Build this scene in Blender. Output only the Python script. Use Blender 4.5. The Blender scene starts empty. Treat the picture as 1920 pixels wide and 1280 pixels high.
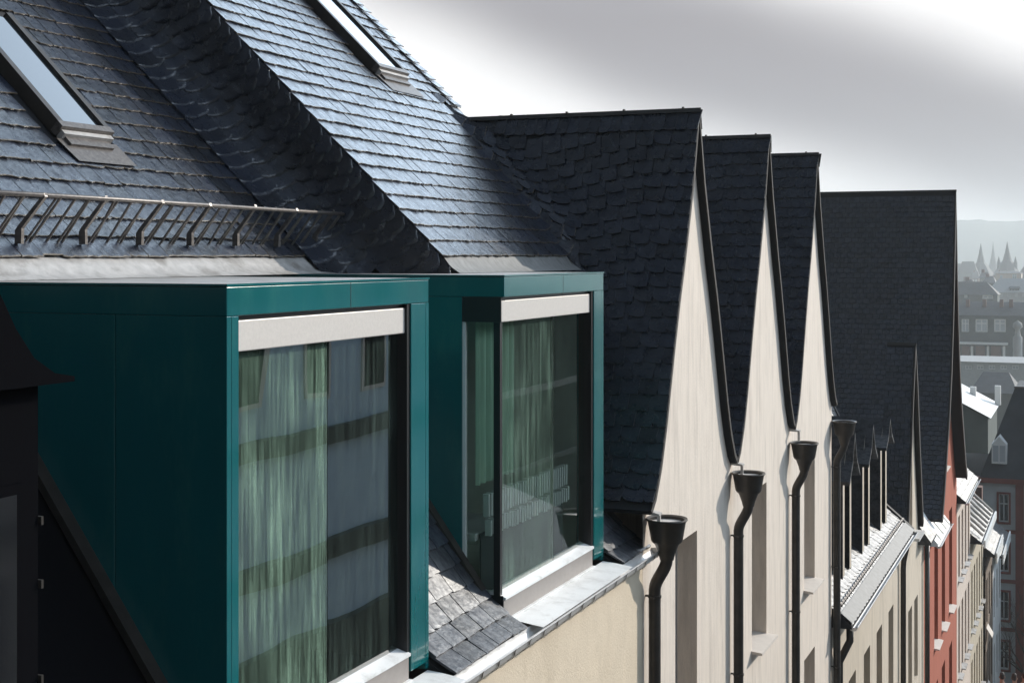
import bpy, bmesh, math, random
from mathutils import Vector, Matrix
rnd = random.Random(11)
R = math.radians
sc = bpy.context.scene
col = sc.collection

# ------------------------------------------------------------------ camera
YAW = math.atan(1090 / 2660)
cam_d = bpy.data.cameras.new('camera'); cam = bpy.data.objects.new('camera', cam_d)
col.objects.link(cam); sc.camera = cam
cam_d.sensor_width = 36.0; cam_d.lens = 2660 / 1920 * 36
cam_d.shift_y = -160 / 1920
cam_d.clip_start = 0.1; cam_d.clip_end = 6000
cam.location = (0, 0, 0); cam.rotation_euler = (R(90), 0, YAW)

# ------------------------------------------------------------------ world: hazy bright sky with soft grey cloud
SUN = Vector((0.475, 0.78, 0.405)).normalized()
SUN_EL = math.asin(SUN.z); SUN_AZ = math.atan2(SUN.x, SUN.y)
w = bpy.data.worlds.new('World'); sc.world = w; w.use_nodes = True
nt = w.node_tree; nt.nodes.clear()
def wn(t, **k):
    n = nt.nodes.new(t)
    for a, b in k.items(): setattr(n, a, b)
    return n
L = nt.links.new
sky = wn('ShaderNodeTexSky', sky_type='NISHITA'); sky.sun_disc = False
sky.sun_elevation = SUN_EL; sky.sun_rotation = SUN_AZ; sky.dust_density = 2.0; sky.air_density = 1.0
tc = wn('ShaderNodeTexCoord')
# broad soft cloud streaks, warped by noise, over the whole sky
mp = wn('ShaderNodeMapping'); mp.inputs['Scale'].default_value = (1.0, 1.0, 1.6); L(tc.outputs['Generated'], mp.inputs['Vector'])
no = wn('ShaderNodeTexNoise'); no.inputs['Scale'].default_value = 3.0; no.inputs['Detail'].default_value = 3.0; no.inputs['Roughness'].default_value = 0.45
L(mp.outputs['Vector'], no.inputs['Vector'])
dp = wn('ShaderNodeVectorMath', operation='DOT_PRODUCT'); L(tc.outputs['Generated'], dp.inputs[0]); dp.inputs[1].default_value = (0.342, 0.140, 0.930)
wp = wn('ShaderNodeMath', operation='MULTIPLY_ADD'); L(no.outputs['Fac'], wp.inputs[0]); wp.inputs[1].default_value = 0.045; L(dp.outputs['Value'], wp.inputs[2])
ph = wn('ShaderNodeMath', operation='MULTIPLY_ADD'); L(wp.outputs[0], ph.inputs[0]); ph.inputs[1].default_value = 30.0; ph.inputs[2].default_value = -30.0 * (0.185 + 0.0225)
cosn = wn('ShaderNodeMath', operation='COSINE'); L(ph.outputs[0], cosn.inputs[0])
cb = wn('ShaderNodeMath', operation='MULTIPLY_ADD'); L(cosn.outputs[0], cb.inputs[0]); cb.inputs[1].default_value = -0.5; cb.inputs[2].default_value = 0.5
cr = wn('ShaderNodeValToRGB'); cr.color_ramp.interpolation = 'EASE'
cr.color_ramp.elements[0].position = 0.0; cr.color_ramp.elements[0].color = (0.41, 0.385, 0.41, 1)
cr.color_ramp.elements[1].position = 0.9; cr.color_ramp.elements[1].color = (1.36, 1.34, 1.33, 1)
L(cb.outputs[0], cr.inputs['Fac'])
sep = wn('ShaderNodeSeparateXYZ'); L(tc.outputs['Generated'], sep.inputs[0])
cov = wn('ShaderNodeMapRange'); cov.inputs['From Min'].default_value = 0.45; cov.inputs['From Max'].default_value = 0.85
cov.inputs['To Min'].default_value = 1.0; cov.inputs['To Max'].default_value = 0.04
L(sep.outputs['Z'], cov.inputs['Value'])
# the thin veil glows towards the sun and is dimmer on the far side of the sky
vd = wn('ShaderNodeVectorMath', operation='DOT_PRODUCT'); L(tc.outputs['Generated'], vd.inputs[0]); vd.inputs[1].default_value = SUN
vl = wn('ShaderNodeMapRange', interpolation_type='SMOOTHSTEP'); vl.inputs['From Min'].default_value = -0.1; vl.inputs['From Max'].default_value = 0.45
vl.inputs['To Min'].default_value = 0.07; vl.inputs['To Max'].default_value = 1.0; L(vd.outputs['Value'], vl.inputs['Value'])
gp = wn('ShaderNodeMapRange', interpolation_type='SMOOTHSTEP'); gp.inputs['From Min'].default_value = 0.86; gp.inputs['From Max'].default_value = 1.0
gp.inputs['To Max'].default_value = 1.5; L(vd.outputs['Value'], gp.inputs['Value'])
bg1 = wn('ShaderNodeBackground'); bg1.inputs['Strength'].default_value = 0.05
L(sky.outputs[0], bg1.inputs['Color'])
bg2 = wn('ShaderNodeBackground'); bg2.inputs['Strength'].default_value = 0.9
elv = wn('ShaderNodeMapRange', interpolation_type='SMOOTHSTEP'); elv.inputs['From Min'].default_value = 0.16; elv.inputs['From Max'].default_value = 0.5
L(sep.outputs['Z'], elv.inputs['Value'])
hi = wn('ShaderNodeMix', data_type='RGBA'); L(elv.outputs[0], hi.inputs['Factor']); L(cr.outputs[0], hi.inputs[6]); hi.inputs[7].default_value = (2.7, 3.4, 4.2, 1)
L(hi.outputs[2], bg2.inputs['Color'])
L(vl.outputs[0], bg2.inputs['Strength'])
mx = wn('ShaderNodeMixShader'); L(cov.outputs[0], mx.inputs[0]); L(bg1.outputs[0], mx.inputs[1]); L(bg2.outputs[0], mx.inputs[2])
bg3 = wn('ShaderNodeBackground'); bg3.inputs['Color'].default_value = (0.86, 0.94, 1.0, 1); L(gp.outputs[0], bg3.inputs['Strength'])
ads = wn('ShaderNodeAddShader'); L(mx.outputs[0], ads.inputs[0]); L(bg3.outputs[0], ads.inputs[1])
wo = wn('ShaderNodeOutputWorld'); L(ads.outputs[0], wo.inputs['Surface'])

sl = bpy.data.lights.new('sun', 'SUN'); sl.energy = 5.0; sl.angle = R(0.5); sl.color = (1.0, 0.93, 0.83)
so = bpy.data.objects.new('sun', sl); col.objects.link(so)
so.rotation_euler = SUN.to_track_quat('Z', 'Y').to_euler(); so.location = (60, 60, 60)

vs = sc.view_settings; vs.view_transform = 'Standard'; vs.look = 'None'; vs.exposure = -0.25; vs.gamma = 1.0; vs.use_curve_mapping = False
cy = sc.cycles; cy.use_denoising = True; cy.max_bounces = 8; cy.transparent_max_bounces = 12; cy.volume_bounces = 1
cy.sample_clamp_indirect = 6.0

# ------------------------------------------------------------------ materials
MATS = {}
def mat(name, base, rough=0.8, metal=0.0, spec=0.5, var=0.0, vscale=3.0, stretch=(1, 1, 1), bump=0.0, bscale=30.0, bdist=0.02, coat=0.0, var2=None, v2scale=0.6, rvar=0.0, bstretch=(1, 1, 1)):
    m = bpy.data.materials.new(name); m.use_nodes = True; MATS[name] = m
    t = m.node_tree; b = t.nodes['Principled BSDF']; l = t.links.new
    b.inputs['Base Color'].default_value = (*base, 1); b.inputs['Roughness'].default_value = rough
    b.inputs['Metallic'].default_value = metal; b.inputs['Specular IOR Level'].default_value = spec
    b.inputs['Coat Weight'].default_value = coat; b.inputs['Coat Roughness'].default_value = 0.08
    tcn = t.nodes.new('ShaderNodeTexCoord')
    def noise(scale, st, det=5, ro=0.6):
        mpn = t.nodes.new('ShaderNodeMapping'); mpn.inputs['Scale'].default_value = st
        l(tcn.outputs['Object'], mpn.inputs['Vector'])
        n = t.nodes.new('ShaderNodeTexNoise'); n.inputs['Scale'].default_value = scale; n.inputs['Detail'].default_value = det; n.inputs['Roughness'].default_value = ro
        l(mpn.outputs[0], n.inputs['Vector']); return n
    src = None
    if var or var2:
        n = noise(vscale, stretch)
        ra = t.nodes.new('ShaderNodeValToRGB')
        ra.color_ramp.elements[0].position = 0.3; ra.color_ramp.elements[1].position = 0.7
        ra.color_ramp.elements[0].color = (*[c * (1 - var) for c in base], 1)
        ra.color_ramp.elements[1].color = (*[min(1, c * (1 + var)) for c in base], 1)
        l(n.outputs['Fac'], ra.inputs['Fac']); src = ra.outputs[0]
        if var2:
            n2 = noise(v2scale, stretch, 6, 0.7)
            r2 = t.nodes.new('ShaderNodeValToRGB'); r2.color_ramp.elements[0].position = 0.5; r2.color_ramp.elements[1].position = 0.72
            r2.color_ramp.elements[0].color = (0, 0, 0, 1); r2.color_ramp.elements[1].color = (1, 1, 1, 1)
            l(n2.outputs['Fac'], r2.inputs['Fac'])
            mm = t.nodes.new('ShaderNodeMix'); mm.data_type = 'RGBA'
            l(r2.outputs[0], mm.inputs['Factor']); l(src, mm.inputs[6]); mm.inputs[7].default_value = (*var2, 1); src = mm.outputs[2]
        l(src, b.inputs['Base Color'])
    if rvar:
        n3 = noise(vscale * 1.7, stretch)
        mr = t.nodes.new('ShaderNodeMapRange'); mr.inputs['From Min'].default_value = 0.3; mr.inputs['From Max'].default_value = 0.7
        mr.inputs['To Min'].default_value = max(0.02, rough - rvar); mr.inputs['To Max'].default_value = min(1, rough + rvar)
        l(n3.outputs['Fac'], mr.inputs['Value']); l(mr.outputs[0], b.inputs['Roughness'])
    if bump:
        nb = noise(bscale, bstretch)
        bp = t.nodes.new('ShaderNodeBump'); bp.inputs['Strength'].default_value = bump; bp.inputs['Distance'].default_value = bdist
        l(nb.outputs['Fac'], bp.inputs['Height']); l(bp.outputs[0], b.inputs['Normal'])
    return m

def slate_mat(name, base, rough, lichen, lich_amt, moss=0.0):
    m = bpy.data.materials.new(name); m.use_nodes = True; MATS[name] = m
    t = m.node_tree; b = t.nodes['Principled BSDF']; l = t.links.new
    b.inputs['Specular IOR Level'].default_value = 0.35
    b.inputs['Coat IOR'].default_value = 1.7; b.inputs['Coat Roughness'].default_value = rough * 0.9
    geo = t.nodes.new('ShaderNodeNewGeometry')
    def noise(scale, det=6, ro=0.62, st=(1, 1, 1)):
        mpn = t.nodes.new('ShaderNodeMapping'); mpn.inputs['Scale'].default_value = st
        l(geo.outputs['Position'], mpn.inputs['Vector'])
        n = t.nodes.new('ShaderNodeTexNoise'); n.inputs['Scale'].default_value = scale; n.inputs['Detail'].default_value = det; n.inputs['Roughness'].default_value = ro
        l(mpn.outputs[0], n.inputs['Vector']); return n
    at_r = t.nodes.new('ShaderNodeAttribute'); at_r.attribute_name = 'tone'
    at_e = t.nodes.new('ShaderNodeAttribute'); at_e.attribute_name = 'tail'
    n1 = noise(9)
    ad = t.nodes.new('ShaderNodeMath'); ad.operation = 'MULTIPLY_ADD'; ad.inputs[1].default_value = 0.55; ad.inputs[2].default_value = 0.0
    l(n1.outputs['Fac'], ad.inputs[0])
    ad2 = t.nodes.new('ShaderNodeMath'); ad2.operation = 'MULTIPLY_ADD'; ad2.inputs[1].default_value = 0.5
    l(at_r.outputs['Fac'], ad2.inputs[0]); l(ad.outputs[0], ad2.inputs[2])
    ra = t.nodes.new('ShaderNodeValToRGB'); ra.color_ramp.elements[0].position = 0.2; ra.color_ramp.elements[1].position = 0.8
    ra.color_ramp.elements[0].color = (*[c * 0.5 for c in base], 1); ra.color_ramp.elements[1].color = (*[c * 1.8 for c in base], 1)
    l(ad2.outputs[0], ra.inputs['Fac'])
    n2 = noise(38, 5, 0.7)
    em = t.nodes.new('ShaderNodeMath'); em.operation = 'MULTIPLY'; l(at_e.outputs['Fac'], em.inputs[0]); l(n2.outputs['Fac'], em.inputs[1])
    er = t.nodes.new('ShaderNodeMapRange'); er.inputs['From Min'].default_value = 0.30; er.inputs['From Max'].default_value = 0.5; er.inputs['To Max'].default_value = lich_amt
    l(em.outputs[0], er.inputs['Value'])
    mm = t.nodes.new('ShaderNodeMix'); mm.data_type = 'RGBA'; l(er.outputs[0], mm.inputs['Factor']); l(ra.outputs[0], mm.inputs[6]); mm.inputs[7].default_value = (*lichen, 1)
    l(mm.outputs[2], b.inputs['Base Color'])
    n3 = noise(14, 6, 0.7)
    mr = t.nodes.new('ShaderNodeMapRange'); mr.inputs['From Min'].default_value = 0.3; mr.inputs['From Max'].default_value = 0.7
    mr.inputs['To Min'].default_value = rough - 0.08; mr.inputs['To Max'].default_value = rough + 0.14
    l(n3.outputs['Fac'], mr.inputs['Value']); l(mr.outputs[0], b.inputs['Roughness'])
    n4 = noise(6, 8, 0.8, (1, 2.2, 1))
    cwr = t.nodes.new('ShaderNodeMapRange'); cwr.inputs['From Min'].default_value = 0.36; cwr.inputs['From Max'].default_value = 0.56; cwr.inputs['To Min'].default_value = 0.06; cwr.inputs['To Max'].default_value = 1.0
    l(n4.outputs['Fac'], cwr.inputs['Value']); l(cwr.outputs[0], b.inputs['Coat Weight'])
    nb = noise(60, 7, 0.7)
    bp = t.nodes.new('ShaderNodeBump'); bp.inputs['Strength'].default_value = 0.5; bp.inputs['Distance'].default_value = 0.006
    l(nb.outputs['Fac'], bp.inputs['Height'])
    nb2 = noise(11, 3, 0.5)
    bp2 = t.nodes.new('ShaderNodeBump'); bp2.inputs['Strength'].default_value = 0.6; bp2.inputs['Distance'].default_value = 0.014
    l(nb2.outputs['Fac'], bp2.inputs['Height']); l(bp.outputs[0], bp2.inputs['Normal']); l(bp2.outputs[0], b.inputs['Normal']); l(bp2.outputs[0], b.inputs['Coat Normal'])
    return m

slate_mat('slate', (0.009, 0.0125, 0.022), 0.28, (0.16, 0.12, 0.075), 0.85)
slate_mat('slate_far', (0.009, 0.0125, 0.020), 0.5, (0.05, 0.045, 0.04), 0.4)
mat('underlay', (0.012, 0.013, 0.016), 0.9)
mat('teal', (0.001, 0.112, 0.118), 0.17, spec=0.5, var=0.10, vscale=1.2, stretch=(1, 1, 0.3), var2=(0.012, 0.135, 0.13), v2scale=5.0, coat=0.6, rvar=0.06, bump=0.03, bscale=2.0, bdist=0.03)
mat('zinc_bright', (0.66, 0.64, 0.62), 0.42, metal=0.25, var=0.12, vscale=7, rvar=0.12, bump=0.08, bscale=8)
mat('zinc_sheet', (0.80, 0.80, 0.79), 0.45, var=0.05, vscale=3, var2=(0.55, 0.54, 0.52), v2scale=4, bump=0.05, bscale=4)
mat('zinc_dirty', (0.44, 0.42, 0.40), 0.5, metal=0.2, var=0.2, vscale=10, var2=(0.20, 0.18, 0.16), v2scale=3, bump=0.06, bscale=20)
mat('shutter_box', (0.58, 0.54, 0.50), 0.5, metal=0.2, var=0.06, vscale=40)
mat('base_grey', (0.30, 0.27, 0.25), 0.5, metal=0.2, var=0.06, vscale=10)
mat('lead_grey', (0.17, 0.17, 0.165), 0.65, var=0.3, vscale=9, stretch=(1, 3, 1))
mat('dark_metal', (0.050, 0.043, 0.037), 0.42, metal=0.35, var=0.3, vscale=6, rvar=0.1, bump=0.05, bscale=20)
mat('black_metal', (0.008, 0.008, 0.009), 0.4)
mat('shade_black', (0.005, 0.005, 0.006), 0.9, spec=0.0)  # black base stands in for shade on old dormer and nearest lower roof
mat('guard_metal', (0.13, 0.115, 0.105), 0.45, metal=0.5, var=0.4, vscale=30)
mat('plaster_white', (0.72, 0.63, 0.54), 0.9, var=0.08, vscale=5, stretch=(3, 3, 0.35), var2=(0.54, 0.465, 0.395), v2scale=2.2, bump=0.35, bscale=45, bdist=0.02, bstretch=(1.6, 1.6, 0.5))
mat('plaster_cream', (0.68, 0.57, 0.43), 0.9, var=0.05, vscale=3, stretch=(1.2, 1.2, 0.7), var2=(0.58, 0.48, 0.355), v2scale=1.1, bump=0.3, bscale=45, bdist=0.02)
mat('plaster_beige', (0.55, 0.47, 0.37), 0.9, var=0.08, vscale=3, stretch=(2, 2, 0.5), var2=(0.38, 0.32, 0.25), v2scale=1.2, bump=0.2, bscale=40)
mat('plaster_red', (0.38, 0.098, 0.052), 0.9, var=0.10, vscale=2, stretch=(2, 2, 0.5), var2=(0.30, 0.075, 0.04), v2scale=1.0, bump=0.2, bscale=40)
mat('plaster_pale', (0.62, 0.52, 0.44), 0.9, var=0.07, vscale=2, bump=0.2, bscale=40)
mat('plaster_sand', (0.52, 0.45, 0.34), 0.9, var=0.08, vscale=2, bump=0.2, bscale=40)
mat('plaster_brown', (0.20, 0.15, 0.11), 0.9, var=0.1, vscale=2)
mat('plaster_grey', (0.42, 0.43, 0.43), 0.9, var=0.08, vscale=1.5)
mat('plaster_blue', (0.55, 0.76, 0.97), 0.9, var=0.08, vscale=1.0)
mat('plaster_dark', (0.07, 0.085, 0.08), 0.9, var=0.15, vscale=0.6)
mat('sandstone_red', (0.20, 0.07, 0.055), 0.9, var=0.15, vscale=2)
mat('verge_wood', (0.020, 0.016, 0.013), 0.75, var=0.3, vscale=10, bump=0.2, bscale=30)
mat('frame_grey', (0.30, 0.29, 0.28), 0.6)
mat('frame_white', (0.72, 0.72, 0.70), 0.6)
mat('sill', (0.62, 0.56, 0.50), 0.7, var=0.06, vscale=6)
mat('interior', (0.70, 0.74, 0.66), 0.9, var=0.1)
mat('curtain', (0.36, 0.50, 0.38), 0.95, var=0.2, vscale=6, stretch=(1, 4, 0.2))
mat('roof_far', (0.045, 0.05, 0.055), 0.75, var=0.25, vscale=0.8)
mat('roof_light', (0.62, 0.63, 0.62), 0.5, var=0.1, vscale=0.3)
mat('roof_tile', (0.24, 0.20, 0.17), 0.3, var=0.2, vscale=3)
mat('brick_brown', (0.16, 0.09, 0.07), 0.9, var=0.15, vscale=0.8)
mat('stone_grey', (0.30, 0.30, 0.29), 0.9, var=0.15, vscale=0.4)
mat('asphalt', (0.05, 0.05, 0.052), 0.9, var=0.2, vscale=1.5, bump=0.3, bscale=60)
mat('paving', (0.16, 0.15, 0.14), 0.9, var=0.2, vscale=2.0, bump=0.3, bscale=30)
mat('earth', (0.07, 0.075, 0.05), 0.95, var=0.3, vscale=0.02)
mat('woodland', (0.045, 0.065, 0.045), 0.95, var=0.3, vscale=0.05)
mat('bark', (0.06, 0.05, 0.04), 0.9, var=0.2, vscale=6)
mat('skin', (0.50, 0.28, 0.20), 0.6)
mat('hair_dark', (0.035, 0.018, 0.012), 0.6)
mat('cloth_dark', (0.015, 0.016, 0.02), 0.9)
mat('cloth_navy', (0.02, 0.025, 0.04), 0.9)
mat('cloth_trousers', (0.03, 0.03, 0.035), 0.9)

def glass_mat(name, tint, dirt, dirt_col, wav=0.02, wscale=1.2, rough=0.0, refl=1.6):
    m = bpy.data.materials.new(name); m.use_nodes = True; MATS[name] = m
    t = m.node_tree; t.nodes.clear(); l = t.links.new
    def nd(k): return t.nodes.new(k)
    tcn = nd('ShaderNodeTexCoord')
    out = nd('ShaderNodeOutputMaterial')
    tr = nd('ShaderNodeBsdfTransparent'); tr.inputs[0].default_value = (*tint, 1)
    gl = nd('ShaderNodeBsdfGlossy'); gl.inputs['Roughness'].default_value = rough
    nb = nd('ShaderNodeTexNoise'); nb.inputs['Scale'].default_value = wscale; nb.inputs['Detail'].default_value = 1.0
    l(tcn.outputs['Object'], nb.inputs['Vector'])
    bp = nd('ShaderNodeBump'); bp.inputs['Strength'].default_value = 1.0; bp.inputs['Distance'].default_value = wav
    l(nb.outputs['Fac'], bp.inputs['Height']); l(bp.outputs[0], gl.inputs['Normal'])
    fr = nd('ShaderNodeFresnel'); fr.inputs['IOR'].default_value = refl
    mx1 = nd('ShaderNodeMixShader'); l(fr.outputs[0], mx1.inputs[0]); l(tr.outputs[0], mx1.inputs[1]); l(gl.outputs[0], mx1.inputs[2])
    if dirt > 0:
        mp1 = nd('ShaderNodeMapping'); mp1.inputs['Scale'].default_value = (1, 1, 0.06)
        l(tcn.outputs['Object'], mp1.inputs['Vector'])
        n1 = nd('ShaderNodeTexNoise'); n1.inputs['Scale'].default_value = 17; n1.inputs['Detail'].default_value = 6; n1.inputs['Roughness'].default_value = 0.75
        l(mp1.outputs[0], n1.inputs['Vector'])
        n2 = nd('ShaderNodeTexNoise'); n2.inputs['Scale'].default_value = 1.5; n2.inputs['Detail'].default_value = 2
        l(tcn.outputs['Object'], n2.inputs['Vector'])
        n3 = nd('ShaderNodeTexNoise'); n3.inputs['Scale'].default_value = 160; n3.inputs['Detail'].default_value = 2
        l(tcn.outputs['Object'], n3.inputs['Vector'])
        r1 = nd('ShaderNodeMapRange'); r1.inputs['From Min'].default_value = 0.42; r1.inputs['From Max'].default_value = 0.72; l(n1.outputs['Fac'], r1.inputs['Value'])
        r2 = nd('ShaderNodeMapRange'); r2.inputs['From Min'].default_value = 0.35; r2.inputs['From Max'].default_value = 0.65; r2.inputs['To Min'].default_value = 0.15; l(n2.outputs['Fac'], r2.inputs['Value'])
        r3 = nd('ShaderNodeMapRange'); r3.inputs['From Min'].default_value = 0.3; r3.inputs['From Max'].default_value = 0.7; r3.inputs['To Min'].default_value = 0.5; l(n3.outputs['Fac'], r3.inputs['Value'])
        a = nd('ShaderNodeMath'); a.operation = 'MULTIPLY'; l(r1.outputs[0], a.inputs[0]); l(r2.outputs[0], a.inputs[1])
        a2 = nd('ShaderNodeMath'); a2.operation = 'MULTIPLY'; l(a.outputs[0], a2.inputs[0]); l(r3.outputs[0], a2.inputs[1])
        a3 = nd('ShaderNodeMath'); a3.operation = 'MULTIPLY_ADD'; a3.inputs[1].default_value = dirt; a3.inputs[2].default_value = dirt * 0.08; l(a2.outputs[0], a3.inputs[0])
        df = nd('ShaderNodeBsdfDiffuse'); df.inputs[0].default_value = (*dirt_col, 1)
        mx2 = nd('ShaderNodeMixShader'); l(a3.outputs[0], mx2.inputs[0]); l(mx1.outputs[0], mx2.inputs[1]); l(df.outputs[0], mx2.inputs[2])
        l(mx2.outputs[0], out.inputs['Surface'])
    else:
        l(mx1.outputs[0], out.inputs['Surface'])
    return m
glass_mat('glass_streaked', (0.50, 0.68, 0.58), 0.75, (0.40, 0.60, 0.44), 0.006, 0.8, 0.0, 3.1)
glass_mat('glass_clear', (0.34, 0.50, 0.50), 0.16, (0.36, 0.50, 0.42), 0.005, 0.7, 0.0, 3.1)
glass_mat('glass_corner', (0.88, 0.97, 0.91), 0.06, (0.36, 0.50, 0.42), 0.002, 0.8, 0.0, 1.55)
glass_mat('glass_corner_streaked', (0.88, 0.97, 0.91), 0.40, (0.40, 0.60, 0.46), 0.002, 0.8, 0.0, 1.6)
glass_mat('glass_side', (0.90, 0.97, 0.92), 0.10, (0.4, 0.5, 0.45), 0.004, 1.0, 0.0, 1.5)
mat('pane_dark', (0.012, 0.013, 0.015), 0.08, spec=0.6)
mat('pane_light', (0.42, 0.45, 0.47), 0.15, spec=0.5)
mat('pane_sky', (0.02, 0.025, 0.03), 0.03, spec=1.0, coat=1.0)

# ------------------------------------------------------------------ helpers
class MB:
    def __init__(s): s.v = []; s.f = []
    def poly(s, pts):
        i = len(s.v); s.v += [tuple(p) for p in pts]; s.f.append(tuple(range(i, i + len(pts)))); return s
    def box(s, x0, x1, y0, y1, z0, z1):
        i = len(s.v)
        s.v += [(x, y, z) for z in (z0, z1) for y in (y0, y1) for x in (x0, x1)]
        for q in ((0, 2, 3, 1), (4, 5, 7, 6), (0, 1, 5, 4), (2, 6, 7, 3), (0, 4, 6, 2), (1, 3, 7, 5)): s.f.append(tuple(i + k for k in q))
        return s
    def obox(s, o, ax, ay, az, lx, ly, lz):           # oriented box: o corner centre-bottom, axes
        i = len(s.v); o = Vector(o)
        for c in (0, 1):
            for b in (-.5, .5):
                for a in (-.5, .5): s.v.append(tuple(o + ax * (a * lx) + ay * (b * ly) + az * (c * lz)))
        for q in ((0, 2, 3, 1), (4, 5, 7, 6), (0, 1, 5, 4), (2, 6, 7, 3), (0, 4, 6, 2), (1, 3, 7, 5)): s.f.append(tuple(i + k for k in q))
        return s
    def prism_y(s, pts, y0, y1):                        # pts: (x,z) outline
        n = len(pts); i = len(s.v)
        s.v += [(x, y0, z) for x, z in pts] + [(x, y1, z) for x, z in pts]
        s.f.append(tuple(range(i + n - 1, i - 1, -1))); s.f.append(tuple(range(i + n, i + 2 * n)))
        for k in range(n):
            j = (k + 1) % n; s.f.append((i + k, i + j, i + n + j, i + n + k))
        return s
    def prism_x(s, pts, x0, x1):                        # pts: (y,z) outline
        n = len(pts); i = len(s.v)
        s.v += [(x0, y, z) for y, z in pts] + [(x1, y, z) for y, z in pts]
        s.f.append(tuple(range(i, i + n))); s.f.append(tuple(range(i + 2 * n - 1, i + n - 1, -1)))
        for k in range(n):
            j = (k + 1) % n; s.f.append((i + k, i + n + k, i + n + j, i + j))
        return s
    def strip(s, rows):                                 # grid of points rows[i][j]
        n = len(rows[0]); i = len(s.v)
        for r in rows: s.v += [tuple(p) for p in r]
        for a in range(len(rows) - 1):
            for b in range(n - 1): s.f.append((i + a * n + b, i + a * n + b + 1, i + (a + 1) * n + b + 1, i + (a + 1) * n + b))
        return s
    def tube(s, path, rad, seg=10, cap=True):
        path = [Vector(p) for p in path]; rs = rad if isinstance(rad, (list, tuple)) else [rad] * len(path)
        rings = []; up = None
        for k, p in enumerate(path):
            d = (path[min(k + 1, len(path) - 1)] - path[max(k - 1, 0)]).normalized()
            if up is None:
                up = Vector((0, 0, 1)) if abs(d.z) < 0.9 else Vector((1, 0, 0))
            a = d.cross(up).normalized(); b = d.cross(a).normalized(); up = -b if False else a.cross(d)
            rings.append([p + (a * math.cos(2 * math.pi * q / seg) + b * math.sin(2 * math.pi * q / seg)) * rs[k] for q in range(seg)])
        i = len(s.v)
        for r in rings: s.v += [tuple(p) for p in r]
        for k in range(len(path) - 1):
            for q in range(seg):
                q2 = (q + 1) % seg; s.f.append((i + k * seg + q, i + (k + 1) * seg + q, i + (k + 1) * seg + q2, i + k * seg + q2))
        if cap:
            s.f.append(tuple(i + q for q in range(seg))); s.f.append(tuple(i + (len(path) - 1) * seg + q for q in range(seg - 1, -1, -1)))
        return s
    def lathe(s, c, prof, seg=28):                      # prof: (r,z)
        i = len(s.v); n = len(prof)
        for r, z in prof:
            for q in range(seg):
                a = 2 * math.pi * q / seg; s.v.append((c[0] + r * math.cos(a), c[1] + r * math.sin(a), c[2] + z))
        for k in range(n - 1):
            for q in range(seg):
                q2 = (q + 1) % seg; s.f.append((i + k * seg + q, i + k * seg + q2, i + (k + 1) * seg + q2, i + (k + 1) * seg + q))
        return s
    def build(s, name, m, parent=None, smooth=False, label=None, kind=None):
        me = bpy.data.meshes.new(name); me.from_pydata(s.v, [], s.f); me.update()
        if smooth:
            me.polygons.foreach_set('use_smooth', [True] * len(me.polygons))
        me.materials.append(MATS[m] if isinstance(m, str) else m)
        o = bpy.data.objects.new(name, me); col.objects.link(o)
        if parent is not None: setp(o, parent)
        if label: o['label'] = label
        if kind: o['kind'] = kind
        return o
def setp(o, p):
    o.parent = p
    if p.type == 'EMPTY': o.matrix_parent_inverse = Matrix.Translation(-Vector(p['_loc'])) if False else Matrix.Translation(-p.location)
def smooth_angle(o, deg=35):
    me = o.data
    me.polygons.foreach_set('use_smooth', [True] * len(me.polygons))
    bm = bmesh.new(); bm.from_mesh(me)
    for e in bm.edges:
        if len(e.link_faces) == 2 and e.calc_face_angle(0) > R(deg): e.smooth = False
    bm.to_mesh(me); bm.free()
def bevel(o, wd, seg=2):
    md = o.modifiers.new('bevel', 'BEVEL'); md.width = wd; md.segments = seg; md.limit_method = 'ANGLE'
def thing(name, loc, label, cat, group=None):
    o = bpy.data.objects.new(name, None); col.objects.link(o); o.location = loc; o.empty_display_size = 0.2
    o['label'] = label; o['category'] = cat
    if group: o['group'] = group
    return o
def gz(y):
    P = [(-80, -5), (0, -9.8), (44.4, -13.98), (60, -18.5), (80, -25.8), (110, -30), (300, -60), (500, -90), (6000, -90)]
    for (a, za), (b, zb) in zip(P, P[1:]):
        if y <= b: return za + (zb - za) * (y - a) / (b - a)
    return -90
F_PX = 2660.0; SN, CS = math.sin(YAW), math.cos(YAW)
def at(u, v, y):                                        # point at street distance y
    a = (u - 960) / F_PX; b = (480 - v) / F_PX
    d = (-SN + a * CS, CS + a * SN, b); t = y / d[1]
    return Vector((t * d[0], y, t * d[2]))
def in_view(p):
    D = -SN * p.x + CS * p.y
    if D < 0.5: return False, 99
    u = 960 + F_PX * (CS * p.x + SN * p.y) / D; v = 480 - F_PX * p.z / D
    return (-30 < u < 1950 and -30 < v < 1310), D

# ------------------------------------------------------------------ ground, street, hills
g = MB(); ys = [-80, 0, 20, 44.4, 52, 60, 70, 80, 95, 110, 300, 500, 1500, 5000]
g.strip([[(x, y, gz(y) - 0.02) for x in (-2200, -60, -8, 12, 60, 2200)] for y in ys])
o = g.build('ground', 'earth'); o['kind'] = 'structure'
ysr = [-40, -20, 0, 15, 30, 44.4, 52, 60, 66, 74, 80]
m = MB(); m.strip([[(x, y, gz(y) + 0.0) for x in (-3.3, 0, 3.6)] for y in ysr]); o = m.build('street', 'asphalt'); o['kind'] = 'structure'
for x0, x1, e in ((-4.6, -3.3, -3.3), (3.6, 5.1, 3.6)):
    m = MB(); m.strip([[(x0, y, gz(y) + 0.12), (x1, y, gz(y) + 0.12)] for y in ysr])
    m.strip([[(e, y, gz(y) - 0.1), (e, y, gz(y) + 0.12)] for y in ysr])
    o = m.build('pavement', 'paving'); o['kind'] = 'structure'
m = MB(); rows = []; hr = random.Random(4)
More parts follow.
